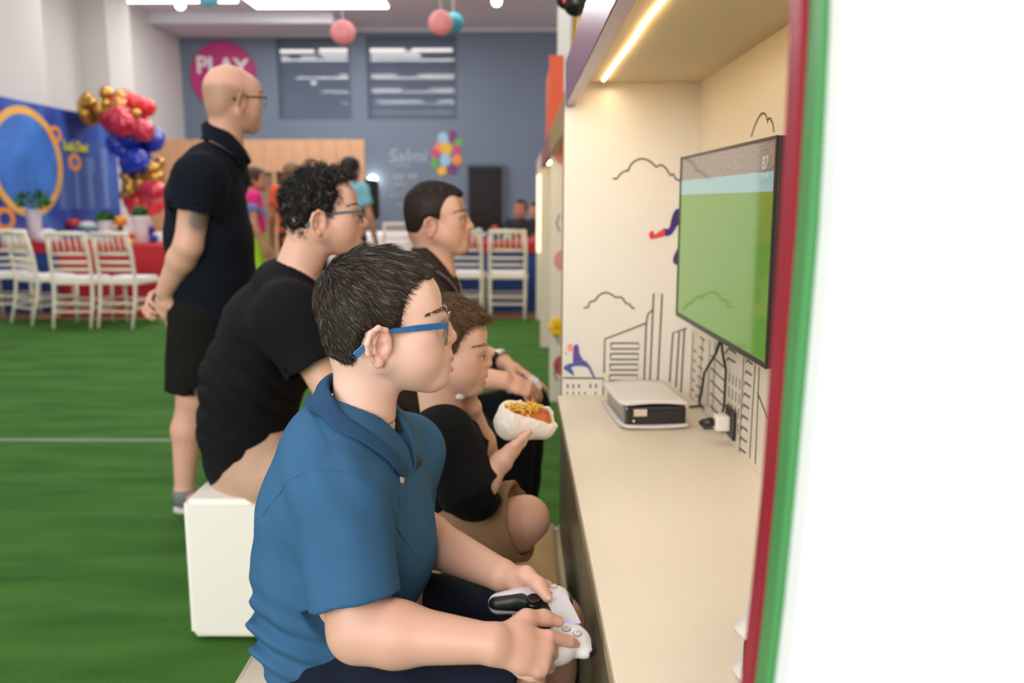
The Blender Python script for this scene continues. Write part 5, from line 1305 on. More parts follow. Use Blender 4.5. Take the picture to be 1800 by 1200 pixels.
    a_, b_ = np.linalg.norm(frp - bkp) / 2, .056; n_ = 64; prof = 8; vs = []
    def shirt_d(x): return float(P_.ev(x[None].astype(np.float32))[0] + folds(x[None].astype(np.float32))[0])
    for i in range(n_):
        th = R_(10) + (2 * math.pi - R_(20)) * i / (n_ - 1); c, s_ = math.cos(th), math.sin(th); fr = max(0, c)
        rad = unit(Fp * c * .8 + Lf * s_ - Ax * 0); ring = Cn + Fp * a_ * c + Lf * b_ * s_ + Z * .016 * s_ * s_ - F * .006 * s_ * s_
        out = unit(rad * .62 - Z * .78); leaf = .040 * (1 - .42 * fr ** 2); tipf = Fp * .002 * fr ** 4
        row = [ring - Z * .018 + rad * .003, ring, ring + Z * .006 + rad * .0035]
        for t in (.15, .4, .65, .85, 1.0):
            x = ring + rad * .008 + out * leaf * t + tipf * t
            for _ in range(12):
                d = shirt_d(x)
                if d < .0045: x = x + normal(P_, x) * (.0046 - d) * .9
                elif t > .6 and d > .009: x = x - normal(P_, x) * (d - .009) * .6
                else: break
            row.append(x)
        vs += row
    fs = [(i * prof + k, (i + 1) * prof + k, (i + 1) * prof + k + 1, i * prof + k + 1) for i in range(n_ - 1) for k in range(prof - 1)]
    co = build('collar', MB().add(vs, fs), 'polo_blue_rib', sh, smooth=True, fix=False); md = co.modifiers.new('thickness', 'SOLIDIFY'); md.thickness = .0030; md.offset = 0; md = co.modifiers.new('round', 'SUBSURF'); md.levels = 1; md.render_levels = 1
    # placket, buttons, chest patch
    def on(px, py, lift=.0): 
        x = hit(P_, px, py); return None if x is None else x + normal(P_, x) * lift
    L1 = [on(px, py, .0022) for px, py in ((690, 806), (694, 822), (698, 842), (702, 862), (706, 884))]; L1 = [x for x in L1 if x is not None]
    if len(L1) > 2:
        wd = []; 
        for x in L1: wd.append((x - Lf * .013, x + Lf * .013))
        vs = [y for pr in wd for y in pr]
        pk = build('placket', MB().add(vs, [(2 * i, 2 * i + 1, 2 * i + 3, 2 * i + 2) for i in range(len(L1) - 1)]), 'polo_blue', sh, fix=False); md = pk.modifiers.new('thickness', 'SOLIDIFY'); md.thickness = .002; md.offset = 0
    for px, py in ((702, 842),):
        x = on(px, py, .003)
        if x is not None: build('button', MB().lathe([(.0055, 0), (.0062, .001), (.0058, .0022), (.003, .0016)], 20, x, normal(P_, x)), 'button_pearl', sh, smooth=True)
    c4 = [on(px, py, .0012) for px, py in ((731, 826), (741, 818), (742, 803), (732, 811))]
    if all(x is not None for x in c4): build('chest_patch', MB().prism(c4, normal(P_, c4[0]), .0008), 'black_patch', sh)
    # printed tape inside the collar
    tp = [AY(px, py, Y) for px, py, Y in ((687, 722, 1.232), (694, 736, 1.226), (701, 752, 1.220), (704, 759, 1.217))]
    vs = [y for x in tp for y in (x + V3(.004, 0, .003), x - V3(.004, 0, .003))]
    tape = build('neck_tape', MB().add(vs, [(2 * i, 2 * i + 1, 2 * i + 3, 2 * i + 2) for i in range(3)]), 'black_patch', sh, fix=False); md = tape.modifiers.new('thickness', 'SOLIDIFY'); md.thickness = .001
    tmx = text_mesh('HY', .009, .0002); place(tmx, AY(690.5, 728, 1.226), unit(tp[1] - tp[0]), unit(V3(.5, 0, .6))); link('tape_lettering', tmx, 'white_print', tape)
    # --- shorts
    Q_ = SDF(); Q_.ecap(pel + V3(-.005, 0, -.01), pel + F * .05, .135, .090, .140, .092, Lf, .03)
    kR, kL = rh + (rk - rh) * .93, lh + (lk - lh) * .86
    Q_.cone(rh, kR, .094, .078, .03); Q_.cone(lh, kL, .094, .076, .03)
    for kk, hh in ((kR, rh), (kL, lh)):
        d = unit(kk - hh); c = (kk + d * .028).astype(np.float32)
        Q_._put((lambda c, d: (lambda P: np.maximum(-((P - c) @ d), np.sqrt(((P - c) ** 2).sum(1)) - .12)))(c, d.astype(np.float32)), [c], .1, 's', .003)
        Q_.tubecut(kk + d * .0, kk + d * .09, .062, .062)
    def f2(P): return (.0035 * wob(P, 30, 2.0) + .002 * wob(P, 70, .3) + .003 * np.sin(P[:, 0] * 60 + P[:, 1] * 90 + 2 * np.sin(P[:, 2] * 25)) * np.exp(-((P[:, 0] + .12) / .1) ** 2)).astype(np.float32)
    v, q = Q_.mesh(.004, disp=f2, dmax=.01)
    link('shorts', np_mesh('shorts', v, q), 'navy_cotton', p)
    glasses(p, T, 'temple_blue', 'rim_smoke', tip=(-.036, .0705, -.041))
    up = frL[2]
    nail(p, thumbL[0], thumbL[1], unit(V3(.1, -.55, .83)), thumbL[2]); nail(p, thumbR[0], thumbR[1], unit(V3(.1, -.5, .86)), thumbR[2])
    return p, thumbL[0], thumbR[0], rw, lw
boy, tL, tR, boy_rw, boy_lw = make_boy()

# ------------------------------------------------------------------ game controllers (local: x right, y forward, z up from the face)
attr_mat('controller_shell', .4); mat('led_violet', (.5, .4, .9), .4, emit=.6, ecol=(.5, .4, .95)); mat('key_grey', rgb(206, 206, 212), .25); mat('key_line', rgb(120, 116, 122), .5)
def controller(c, r, f, label, res=.0011):
    r = unit(r); f = np.asarray(f, float); f = unit(f - r * (f @ r)); n = np.cross(r, f); R = np.stack((r, f, n), 1); T = (np.asarray(c, float), R, 1.0)
    t = thing('game_controller', label, 'game controller', c)
    S = SDF(T); S.ecap((-.046, .014, 0), (.046, .014, 0), .028, .017, .028, .017, (0, 1, 0), .01)
    for x in (-1, 1):
        S.ecap((x * .048, .016, 0), (x * .055, .004, -.001), .030, .0185, .026, .0185, (0, 1, 0), .014)
        S.cone((x * .054, .0, -.002), (x * .066, -.049, -.011), .0205, .0150, .016)
        S.ell((x * .053, .036, -.008), (.021, .015, .012), .008)
    S.ell((0, -.050, .0), (.036, .030, .04), .012, 's')
    S.half((0, 0, .0138), (0, 0, 1), k=.008)
    v, q = S.mesh(res); l = (v - c) @ R
    ax = np.abs(l[:, 0]); P2 = np.stack((ax, l[:, 1]), 1)
    def seg(a, b):
        a = np.array(a); b = np.array(b); e = b - a; w = P2 - a; tt = np.clip(w @ e / (e @ e), 0, 1); return np.sqrt(((w - tt[:, None] * e) ** 2).sum(1))
    d1 = np.maximum(np.minimum(seg((.026, -.010), (.044, -.022)), seg((.044, -.022), (.060, -.062))) - .0068, -.012 - l[:, 2])
    d2 = np.maximum(ax - .032, l[:, 1] - .010); d3 = np.maximum(.040 - l[:, 1], l[:, 2] + .004)
    m = np.clip(.5 - np.minimum(np.minimum(d1, d2), d3) / .0016, 0, 1)[:, None]
    C = m * np.array(rgb(20, 20, 22)) + (1 - m) * np.array(rgb(224, 220, 222))
    link('shell', np_mesh('shell', v, q, C), 'controller_shell', t)
    W = lambda x, y, z: c + R @ np.array((x, y, z))
    def top(x, y):
        z = .03
        for _ in range(60):
            d = float(S.ev(W(x, y, z)[None].astype(np.float32))[0])
            if d < .0002: break
            z -= max(d * .8, .0002)
        return z
    poly = [(-.026, .010), (.026, .010), (.031, .041), (-.031, .041)]
    build('touchpad', MB().prism([W(x, y, .0120) for x, y in poly], n, .0022), 'key_grey', t, bevel=.0008)
    for x in (-1, 1):
        build('light_bar', MB().tube([W(x * .0275, .011, .0138), W(x * .0325, .041, .0128)], .0007, 6), 'led_violet', t)
        st_ = thing_part('thumb_stick', t); z = top(x * .027, -.008)
        build('stick_post', MB().lathe([(.011, -.002), (.009, .003), (.0055, .003), (.0055, .006)], 20, W(x * .027, -.008, z), n), 'black_plastic', st_, smooth=True)
        build('stick_cap', MB().lathe([(.006, .005), (.0098, .006), (.0104, .0080), (.0092, .0092), (.006, .0084), (.001, .0080)], 22, W(x * .027, -.008, z), n), 'black_plastic', st_, smooth=True)
        build('trigger', MB().ball(W(x * .052, .046, -.010), (.018, .010, .012), 14, 8, R), 'black_plastic', t, smooth=True)
    for k in range(4):
        a = k * math.pi / 2; x, y = -.053 + .0098 * math.cos(a), .018 + .0098 * math.sin(a); z = top(x, y)
        pts = [W(-.053 + (.0098 + dx) * math.cos(a) - dy * math.sin(a), .018 + (.0098 + dx) * math.sin(a) + dy * math.cos(a), z - .0005) for dx, dy in ((-.0052, 0), (-.002, .0042), (.0048, .0042), (.0048, -.0042), (-.002, -.0042))]
        build('direction_key', MB().prism(pts, n, .0018), 'key_grey', t, bevel=.0005)
        build('key_outline', MB().tube([p_ + n * .0008 for p_ in pts], .0004, 5, closed=True), 'key_line', t)
        x, y = .053 + .0115 * math.cos(a), .018 + .0115 * math.sin(a); z = top(x, y)
        build('action_button', MB().lathe([(.0052, -.001), (.0052, .0014), (.0044, .0020)], 18, W(x, y, z), n), 'key_grey', t, smooth=True)
        build('button_ring', MB().tube([W(x + .0056 * math.cos(b), y + .0056 * math.sin(b), z + .0004) for b in [2 * math.pi * j / 20 for j in range(20)]], .0004, 5, closed=True), 'key_line', t)
        sym = {0: 24, 1: 3, 2: 4, 3: 2}[k]; zz = z + .0021
        if sym == 2: ls_ = [[(-.0022, -.0022), (.0022, .0022)], [(-.0022, .0022), (.0022, -.0022)]]
        else:
            a0 = {3: math.pi / 2, 4: math.pi / 4, 24: 0}[sym]; ls_ = [[(.0026 * math.cos(a0 + 2 * math.pi * j / sym), .0026 * math.sin(a0 + 2 * math.pi * j / sym)) for j in range(sym + 1)]]
        build('button_symbol', [MB()][0] if False else (lambda mb: [mb.tube([W(x + u, y + w_, zz) for u, w_ in l_], .0003, 5) for l_ in ls_][0])(MB()), 'key_line', t)
    build('brand_plate', MB().lathe([(.004, 0), (.004, .0012)], 16, W(0, -.006, top(0, -.006)), n), 'gloss_black', t)
    return t, S
cc = AY(957, 1090, 1.085)
controller(cc, (.24, -.95, -.16), (.96, .24, .04), 'white game controller with black centre held by the boy in blue')
# ------------------------------------------------------------------ the other people
mat('tee_black', rgb(17, 17, 20), .9, var=.1, vscale=12, bump=.15, bscale=700, spec=.2); mat('polo_dark_navy', rgb(13, 18, 28), .9, bump=.2, bscale=900, spec=.2); mat('shorts_black', rgb(22, 20, 17), .9, spec=.2, bump=.15, bscale=500); mat('chino_beige', rgb(188, 152, 128), .85, var=.06, vscale=20, bump=.15, bscale=500)
mat('khaki', rgb(158, 122, 92), .85, var=.08, vscale=18, bump=.25, bscale=500); mat('shirt_brown', rgb(56, 46, 41), .9, spec=.2, bump=.15, bscale=700); mat('jeans_black', rgb(13, 13, 16), .9, spec=.2, bump=.1, bscale=600); mat('stripe_pink', rgb(198, 150, 158), .8); mat('stripe_dark', rgb(44, 38, 46), .8)
mat('shoe_grey', rgb(150, 146, 138), .7, var=.1, vscale=40); mat('shoe_sole', rgb(206, 202, 196), .6); mat('sock_grey', rgb(120, 122, 126), .9); mat('metal_dark', rgb(56, 50, 48), .3, metal=.7); mat('temple_grey', rgb(70, 96, 116), .25); mat('watch_strap', rgb(24, 23, 25), .5); mat('watch_steel', rgb(178, 172, 160), .25, metal=.8)
def make_person(label, head, fp, base, J, st, side, shirt, pants, hair, res=(.0042, 0, .006, .007), hands=None, skinmat='skin', yhands=True, legs=True, brow=True, iris=None, group=None, seed=1, foldamp=.004, foot='bare', neck=(.052, .056)):
    px, py, Y, sc, yaw, pitch = head; o = AY(px, py, Y) if not isinstance(px, tuple) else np.array(px, float)
    R = euler_R(R_(yaw), R_(pitch)); T = (o, R, sc); W = lambda p: o + R @ (np.asarray(p, float) * sc); nb = J['nb']; pel = J['pel']
    g = J.get('girth', 1.0); Lf = unit(side)
    S = SDF(T); head_prims(S, fp); S.T = None
    S.cone(W((-.024, 0, -.050)), nb, neck[0] * .96 * g, neck[1] * g, .025); S.cone(W((0, 0, -.074)), nb + R[:, 0] * .012, .030 * sc, .038 * g, .025)
    mid = (nb + pel) / 2
    S.loft([(a, w * .88, d * .86) for a, w, d in st], Lf, .016)
    for k in ('r', 'l'):
        if k + 's' in J:
            ar = J.get('arm', (.050, .040, .027)); S.cone(nb + (J[k + 's'] - nb) * .3 - V3(0, 0, .03), J[k + 's'], .05 * g, ar[0], .03); arm_prims(S, J[k + 's'], J[k + 'e'], J[k + 'w'], ar)
    info = {}
    for k, h in (hands or {}).items(): info[k] = hand_prims(S, J[k + 'w'], *h[:2], k == 'r', *h[2:])
    if legs:
        for k in ('r', 'l'): leg_prims(S, J[k + 'h'], J[k + 'k'], J[k + 'a'], J[k + 't'], J.get('leg', 1.0))
    v, q = S.mesh(res[0]); C = face_color((v - o) @ R / sc, base, fp)
    for (pp, rr, colr) in J.get('marks', ()):
        m = np.clip(1.4 * gauss(v, pp, rr), 0, .75); C = C * (1 - m[:, None]) + m[:, None] * np.array(colr)
    p = thing('person', label, 'person', (pel[0], pel[1], J.get('base', 0.0)), group=group)
    link('body', np_mesh('body', v, q, C), skinmat, p)
    if brow: eyes_brows(p, T, fp, S, n=90)
    if hair: hair(p, T, fp)
    # upper garment
    m_, fr, fl, rs_, ck = shirt; P_ = SDF(); P_.loft(st, Lf, .016)
    for k, frac in (('r', fr), ('l', fl)):
        if k + 's' not in J or frac is None: continue
        sh, el = J[k + 's'], J[k + 'e']; P_.cone(nb + (sh - nb) * .35 - V3(0, 0, .045 * g), sh, .052 * g, rs_, .045); hm = sh + (el - sh) * frac; ax = unit(el - sh)
        P_.sleeve(sh, hm, rs_, rs_ * J.get('sleeve_flare', 1.06), ax, J.get('sk', .045))
    if 'cuff' in J:
        k, fc, rc = J['cuff']; e_, w_ = J[k + 'e'], J[k + 'w']; P_.sleeve(e_, e_ + (w_ - e_) * fc, rs_, rc, w_ - e_, .03)
    axn = unit(W((-.024, 0, -.05)) - nb); P_.cone(nb - axn * .02, nb + axn * .2, neck[1] * .93 * g, neck[1] * 1.35 * g, .005, 's')
    if 'hem' in J: P_.half(J['hem'][0], J['hem'][1], k=.004)
    s1 = float(seed)
    FD = J.get('folds')
    def folds(P):
        d = foldamp * .55 * wob(P, 22, s1) + foldamp * .35 * wob(P, 48, s1 + 2)
        if FD: d = d + FD(P)
        return d.astype(np.float32)
    v, q = P_.mesh(res[2], disp=folds, dmax=.02); shirt_o = link('shirt', np_mesh('shirt', v, q), m_, p)
    def sd(x): return float(P_.ev(x[None].astype(np.float32))[0] + folds(x[None].astype(np.float32))[0])
    if ck:      # folded collar
        cm, bk, fr_, b_, leaf, edge = ck; Cn = (bk + fr_) / 2; Fp = unit(fr_ - bk); Ax = unit(np.cross(Fp, Lf)); a_ = np.linalg.norm(fr_ - bk) / 2; n_ = 44; pr = 7; vs = []; Zz = V3(0, 0, 1)
        for i in range(n_):
            th = R_(10) + (2 * math.pi - R_(20)) * i / (n_ - 1); c, s_ = math.cos(th), math.sin(th); rad = unit(Fp * c * .8 + Lf * s_); ring = Cn + Fp * a_ * c + Lf * b_ * s_ + Zz * .018 * s_ * s_; out = unit(rad * .62 - Zz * .78); row = [ring - Zz * .02 + rad * .003, ring, ring + Zz * .007 + rad * .004]
            lf = leaf * (1 + .4 * max(0, c) ** 3)
            for t in (.2, .5, .8, 1.0):
                x = ring + rad * .008 + out * lf * t
                for _ in range(10):
                    d = sd(x)
                    if d < .006: x = x + normal(P_, x) * (.0062 - d) * .9
                    elif t > .6 and d > .012: x = x - normal(P_, x) * (d - .012) * .6
                    else: break
                row.append(x)
            vs += row
        fs = [(i * pr + k, (i + 1) * pr + k, (i + 1) * pr + k + 1, i * pr + k + 1) for i in range(n_ - 1) for k in range(pr - 1)]
        co = build('collar', MB().add(vs, fs), cm, shirt_o, smooth=True, fix=False); md = co.modifiers.new('thickness', 'SOLIDIFY'); md.thickness = .004; md.offset = 0
        if edge:
            for em, t0, t1 in edge:
                build('collar_stripe', MB().tube([np.array(vs[i * pr + 5]) * (1 - t0) + np.array(vs[i * pr + 6]) * t0 + V3(0, 0, .0035) for i in range(n_)], t1, 6), em, shirt_o, smooth=True)
    # lower garment
    if pants:
        pm, frac, r0, r1 = pants; Q_ = SDF(); Q_.ecap(pel, pel + (nb - pel) * .16, st[0][1] * .98, st[0][2] * .95, st[0][1] * .96, st[0][2] * .9, Lf, .03)
        for k in ('r', 'l'):
            h, kn, an = J[k + 'h'], J[k + 'k'], J[k + 'a']
            if frac <= 1: e = h + (kn - h) * frac; Q_.sleeve(h, e, r0, r1, e - h, .02)
            else: e = kn + (an - kn) * (frac - 1); Q_.cone(h, kn, r0, r1, .03); Q_.sleeve(kn, e, r1, r1 * .82, e - kn, .02)
        v, q = Q_.mesh(res[3], disp=lambda P: (.004 * wob(P, 26, s1 + 5) + .002 * wob(P, 60, s1)).astype(np.float32), dmax=.01)
        link('trousers' if frac > 1 else 'shorts', np_mesh('trousers', v, q), pm, p)
    return p, T, P_, info, S
def shoe(parent, heel, fdir, L=.27, h=.075, m='shoe_grey'):
    f = unit(fdir); f = np.array(f); s = V3(-f[1], f[0], 0); heel = np.array(heel, float)
    S = SDF(); S.ecap(heel + f * .04 + V3(0, 0, .055), heel + f * .10 + V3(0, 0, .050), .036, .034, .040, .034, s, .02); S.ecap(heel + f * .10 + V3(0, 0, .045), heel + f * (L - .05) + V3(0, 0, .034), .042, .030, .042, .022, s, .02)
    S.cone(heel + f * .05 + V3(0, 0, .06), heel + f * .045 + V3(0, 0, .095), .036, .036, .02); S.half((0, 0, .018), (0, 0, -1)); S.half((0, 0, .105), (0, 0, 1))
    t = thing_part('shoe', parent); v, q = S.mesh(.005); link('upper', np_mesh('upper', v, q), m, t)
    n_ = 28; pts = [heel + f * (L / 2 - .005 + (L / 2 + .005) * math.cos(a) * (1 if math.cos(a) > 0 else 1)) + s * (.046 * math.sin(a) * (1 - .12 * math.cos(2 * a))) + V3(0, 0, .001) for a in [2 * math.pi * i / n_ for i in range(n_)]]
    build('sole', MB().prism(pts, (0, 0, 1), .020), 'shoe_sole', t, bevel=.004)
    for k in range(4):
        c = heel + f * (.13 + .022 * k) + V3(0, 0, .081 - .005 * k); build('lace', MB().tube([c - s * .022 - V3(0, 0, .007), c + V3(0, 0, .003), c + s * .022 - V3(0, 0, .007)], .003, 6), 'shoe_sole', t)
    return t
# --- man in the black T-shirt on the white ottoman
def hair_curly(p, T, fp):
    poly = [(.12, .074), (.066, .070), (.052, .066), (.038, .060), (.047, .042), (.042, .023), (.034, .004), (.027, -.018), (.016, -.018), (.010, -.006), (-.008, -.003), (-.020, -.010), (-.027, -.028), (-.032, -.078), (-.06, -.083), (-.14, -.08), (-.14, .17), (.12, .17)]
    tf = lambda l: .003 + .006 * np.clip((l[:, 2] + .03) / .09, 0, 1) + .006 * np.clip((l[:, 0] + .02) / .08, 0, 1) * np.clip((l[:, 2] - .04) / .04, 0, 1) + .0045 * wob(l, 170, 1.0)
    hair_object(p, T, fp, poly, tf, 6500, flow_from((-.055, .0, .075)), lambda l: .016 + .008 * np.clip(l[:, 2] / .07, 0, 1), .0016, rgb(20, 17, 16), light=rgb(110, 94, 78), lightfrac=.10, lift=.32, curl=.30, segs=7, jitter=.7, res=.004, fade=.008)
yw = R_(8); F2 = V3(math.cos(yw), math.sin(yw), 0); S2 = V3(-math.sin(yw), math.cos(yw), 0)
J = dict(nb=AY(522, 474, 2.33), pel=AY(448, 822, 2.42), rs=AY(508, 556, 2.155), re=AY(588, 700, 2.12), rw=AY(690, 760, 2.18), ls=AY(545, 545, 2.50), le=AY(610, 690, 2.52), lw=AY(690, 745, 2.42),
         rh=AY(462, 842, 2.30), rk=V3(-.34, 2.18, .505), ra=V3(-.30, 2.18, .09), rt=V3(-.16, 2.18, .04), lh=AY(470, 832, 2.53), lk=V3(-.36, 2.44, .52), la=V3(-.32, 2.42, .09), lt=V3(-.18, 2.42, .04), base=.41, girth=1.05, leg=1.05, sk=.075)
st = [(AY(444, 800, 2.42), .185, .135), (AY(436, 745, 2.41), .19, .135), (AY(446, 660, 2.39), .20, .138), (AY(474, 570, 2.36), .20, .122), (AY(502, 505, 2.345), .14, .085), (J['nb'] + V3(-.01, 0, -.03), .08, .06)]
J['folds'] = lambda P: .0065 * (1 - 2 * np.abs(np.sin((P[:, 2] * .9 + P[:, 0] * .75 + .025 * np.sin(P[:, 1] * 14) + .012 * np.sin(P[:, 0] * 40)) * 48)) ** .7) * np.exp(-((P[:, 2] - .68) / .15) ** 2) * np.clip((-.55 - P[:, 0]) / .15 + .45, 0, 1)
fp = dict(cheek=.98, jaw=1.06, nose=1.32, chin=.002, ear=1.06, lipcol=rgb(186, 112, 100), shade=(([(.03, -.03), (.13, -.045), (.13, -.13), (.0, -.12), (.0, -.06)], rgb(150, 110, 92), .22, .012),), moles=(((.018, -.062, -.068), .0016, rgb(90, 54, 42)),))
man_tee, Tm, *_ = make_person('man with curly dark hair and glasses in a black T-shirt leaning forward', (562, 370, 2.33, 1.13, 14, -1), fp, np.array(rgb(230, 180, 156)), J, st, S2, ('tee_black', .60, .60, .078, None), ('chino_beige', .90, .108, .092), hair_curly,
    hands=dict(r=((.9, .1, -.3), (.3, -.3, .9), 1.0, REST, ((.7, .6, -.2), (.9, .3, -.2), (.95, .1, -.2))), l=((.9, -.1, -.3), (.3, .3, .9), 1.0, REST, ((.7, .6, -.2), (.9, .3, -.2), (.95, .1, -.2)))), seed=3, foldamp=.003)
glasses(man_tee, Tm, 'temple_grey', 'metal_dark', thick=.0022, rimr=.0008, lens=(.012, .056, .010, -.028), xtop=.1035, hinge=(.091, .063, .0), tip=(-.034, .071, -.036))
shoe(man_tee, (-.36, 2.18, 0), (1, 0, 0)); shoe(man_tee, (-.38, 2.42, 0), (1, 0, 0))

# --- standing bald man, hands clasped behind his back
yw = R_(14); F3 = V3(math.cos(yw), math.sin(yw), 0); S3 = V3(-math.sin(yw), math.cos(yw), 0)
J = dict(nb=AY(398, 262, 3.17), pel=AY(368, 545, 3.17), rs=AY(350, 318, 2.985), re=AY(331, 432, 2.955), rw=AY(290, 512, 3.03), ls=AY(395, 312, 3.36), le=AY(365, 430, 3.38), lw=AY(303, 508, 3.20),
         rh=AY(352, 560, 3.08), rk=AY(338, 700, 3.06), ra=AY(324, 866, 3.06), rt=AY(360, 893, 3.04), lh=AY(385, 560, 3.26), lk=AY(398, 695, 3.28), la=AY(396, 850, 3.30), lt=AY(432, 870, 3.30), girth=1.06, leg=1.02, arm=(.058, .047, .032), marks=((AY(349, 386, 2.93), (.030, .07, .034), rgb(70, 84, 78)),))
st = [(AY(374, 552, 3.17), .185, .150), (AY(372, 490, 3.17), .19, .158), (AY(368, 420, 3.17), .20, .155), (AY(362, 345, 3.17), .20, .138), (AY(372, 300, 3.17), .16, .105), (J['nb'] + V3(-.03, 0, -.035), .085, .07)]
J['hem'] = (AY(370, 558, 3.17), V3(0, 0, -1))
fp = dict(cheek=.95, jaw=1.04, nose=1.25, ear=1.1, width=1.02, lips=.7, shade=(([(-.12, -.08), (-.12, .028), (-.05, .036), (-.012, .026), (.024, .018), (.030, -.02), (.0, -.03), (-.05, -.09)], rgb(140, 112, 86), .55, .02),))
man_std, Ts, Pst, inf, Sst = make_person('bald man in a dark navy polo standing with hands clasped behind his back', (405, 168, 3.16, 1.13, 46, -3), fp, np.array(rgb(222, 168, 144)), J, st, S3, ('polo_dark_navy', .50, .50, .085, ('polo_dark_navy', AY(366, 216, 3.17), AY(432, 268, 3.18), .068, .045, None)), ('shorts_black', .92, .112, .098), None,
    hands=dict(r=((-.35, .30, -.85), (-.55, -.75, -.1), 1.02, ((.5, .7, .5), (.6, .8, .5), (.7, .8, .5), (.7, .8, .5)), ((.6, .6, -.2), (.8, .3, -.3), (.9, .1, -.3))), l=((-.72, -.62, -.30), (-.55, .3, .75), 1.02, ((.7, .9, .5), (.8, .9, .5), (.8, .9, .6), (.8, .9, .6)), ((.7, .6, -.2), (.8, .3, -.4), (.8, .1, -.5)))), seed=7, foldamp=.004, res=(.0048, 0, .005, .006))
glasses(man_std, Ts, 'metal_dark', 'metal_dark', thick=.0020, rimr=.0008, lens=(.012, .056, .010, -.026), xtop=.102, hinge=(.090, .063, .0), tip=(-.030, .071, -.020))
h0 = AZ(304, 905, 0); shoe(man_std, (h0[0], h0[1] + .03, 0), F3); h1 = AZ(380, 880, 0); shoe(man_std, (h1[0], 3.29, 0), F3)
build('sock', MB().lathe([(.040, 0), (.041, .04), (.040, .06)], 16, (J['ra'][0], J['ra'][1], .08)), 'sock_grey', man_std, smooth=True); build('sock', MB().lathe([(.040, 0), (.041, .04), (.040, .06)], 16, (J['la'][0], J['la'][1], .08)), 'sock_grey', man_std, smooth=True)

# --- teenager in the brown shirt
def hair_crop(p, T, fp):
    poly = [(.12, .052), (.082, .056), (.066, .050), (.052, .042), (.044, .030), (.036, .012), (.032, -.004), (.026, -.022), (.018, -.022), (.011, -.006), (-.008, -.003), (-.020, -.010), (-.027, -.028), (-.036, -.066), (-.06, -.074), (-.14, -.078), (-.14, .15), (.12, .15)]
    tf = lambda l: .0025 + .006 * np.clip((l[:, 2] - .02) / .05, 0, 1)
    hair_object(p, T, fp, poly, tf, 16000, flow_from((-.06, 0, .07)), lambda l: .006 + .008 * np.clip((l[:, 2] - .03) / .05, 0, 1), .001, rgb(46, 32, 24), light=rgb(84, 60, 46), lightfrac=.15, lift=.2, jitter=.2, res=.004, fade=.014)
J = dict(nb=AY(768, 478, 2.68), pel=AY(735, 760, 2.72), rs=AY(745, 545, 2.52), re=AY(765, 660, 2.48), rw=AY(884, 668, 2.46), ls=AY(775, 538, 2.86), le=AY(812, 612, 2.86), lw=AY(884, 636, 2.70),
         rh=AY(748, 770, 2.62), rk=AY(905, 722, 2.56), ra=V3(-.03, 2.60, .09), rt=V3(.08, 2.6, .04), lh=AY(755, 760, 2.84), lk=AY(925, 712, 2.80), la=V3(.0, 2.86, .09), lt=V3(.09, 2.87, .04), base=.42)
st = [(AY(742, 770, 2.72), .165, .12), (AY(735, 700, 2.71), .165, .12), (AY(740, 620, 2.70), .175, .115), (AY(752, 550, 2.69), .17, .10), (AY(760, 505, 2.685), .12, .075), (J['nb'] + V3(-.01, 0, -.03), .075, .056)]
fp = dict(cheek=1.0, jaw=1.0, nose=1.12, ear=1.0, lipcol=rgb(186, 110, 100))
teen, Tt, Pt, inf, _s = make_person('teenager with cropped hair in a dark brown striped collar shirt', (764, 381, 2.68, 1.08, -1, 1), fp, np.array(rgb(224, 172, 148)), J, st, V3(0, 1, 0), ('shirt_brown', .62, .62, .070, ('shirt_brown', AY(738, 432, 2.69), AY(794, 486, 2.68), .062, .050, (('stripe_pink', .55, .004), ('stripe_dark', .9, .004)))), ('jeans_black', 1.92, .088, .072), hair_crop,
    hands=dict(r=((.92, .10, -.35), (.1, -.5, .85), .95, ((.5, .5, .3), (.7, .8, .4), (.8, .9, .5), (.9, .9, .5)), ((.75, .5, -.2), (.9, .2, -.3), (.95, .0, -.3))), l=((.88, -.12, -.45), (.35, .25, .9), .95, ((.12, .1, .05), (.3, .4, .3), (.6, .7, .4), (.8, .8, .4)), ((.6, .6, -.4), (.8, .3, -.5), (.85, .1, -.5)))), seed=11)
for px, py, Y in ((796, 506, 2.58), (800, 530, 2.57)):
    x = hit(Pt, px, py)
    if x is not None: build('button', MB().lathe([(.006, 0), (.006, .003)], 12, x, normal(Pt, x)), 'stripe_pink', teen)
wv = AY(886, 638, 2.70); wd = unit(J['lw'] - J['le'])
wt = thing_part('wristwatch', teen); c_ = J['lw'] - wd * .012; build('strap', MB().lathe([(.0300, -.011), (.0318, -.008), (.0318, .008), (.0300, .011)], 24, c_, wd), 'watch_strap', wt, smooth=True); build('dial', MB().lathe([(.017, 0), (.018, .005), (.015, .008)], 20, c_ + V3(-.002, -.008, .0290), (-.1, -.25, 1)), 'watch_steel', wt, smooth=True)
h0 = AZ(905, 868, 0); shoe(teen, (J['ra'][0] - .05, J['ra'][1], 0), (1, 0, 0), L=.25, m='shoe_sole'); shoe(teen, (J['la'][0] - .05, J['la'][1], 0), (1, .1, 0), L=.25, m='shoe_sole')
controller(AY(922, 672, 2.60), (.10, -.98, .02), (.95, .12, -.10), 'white game controller in the teenager\'s hands', res=.002)

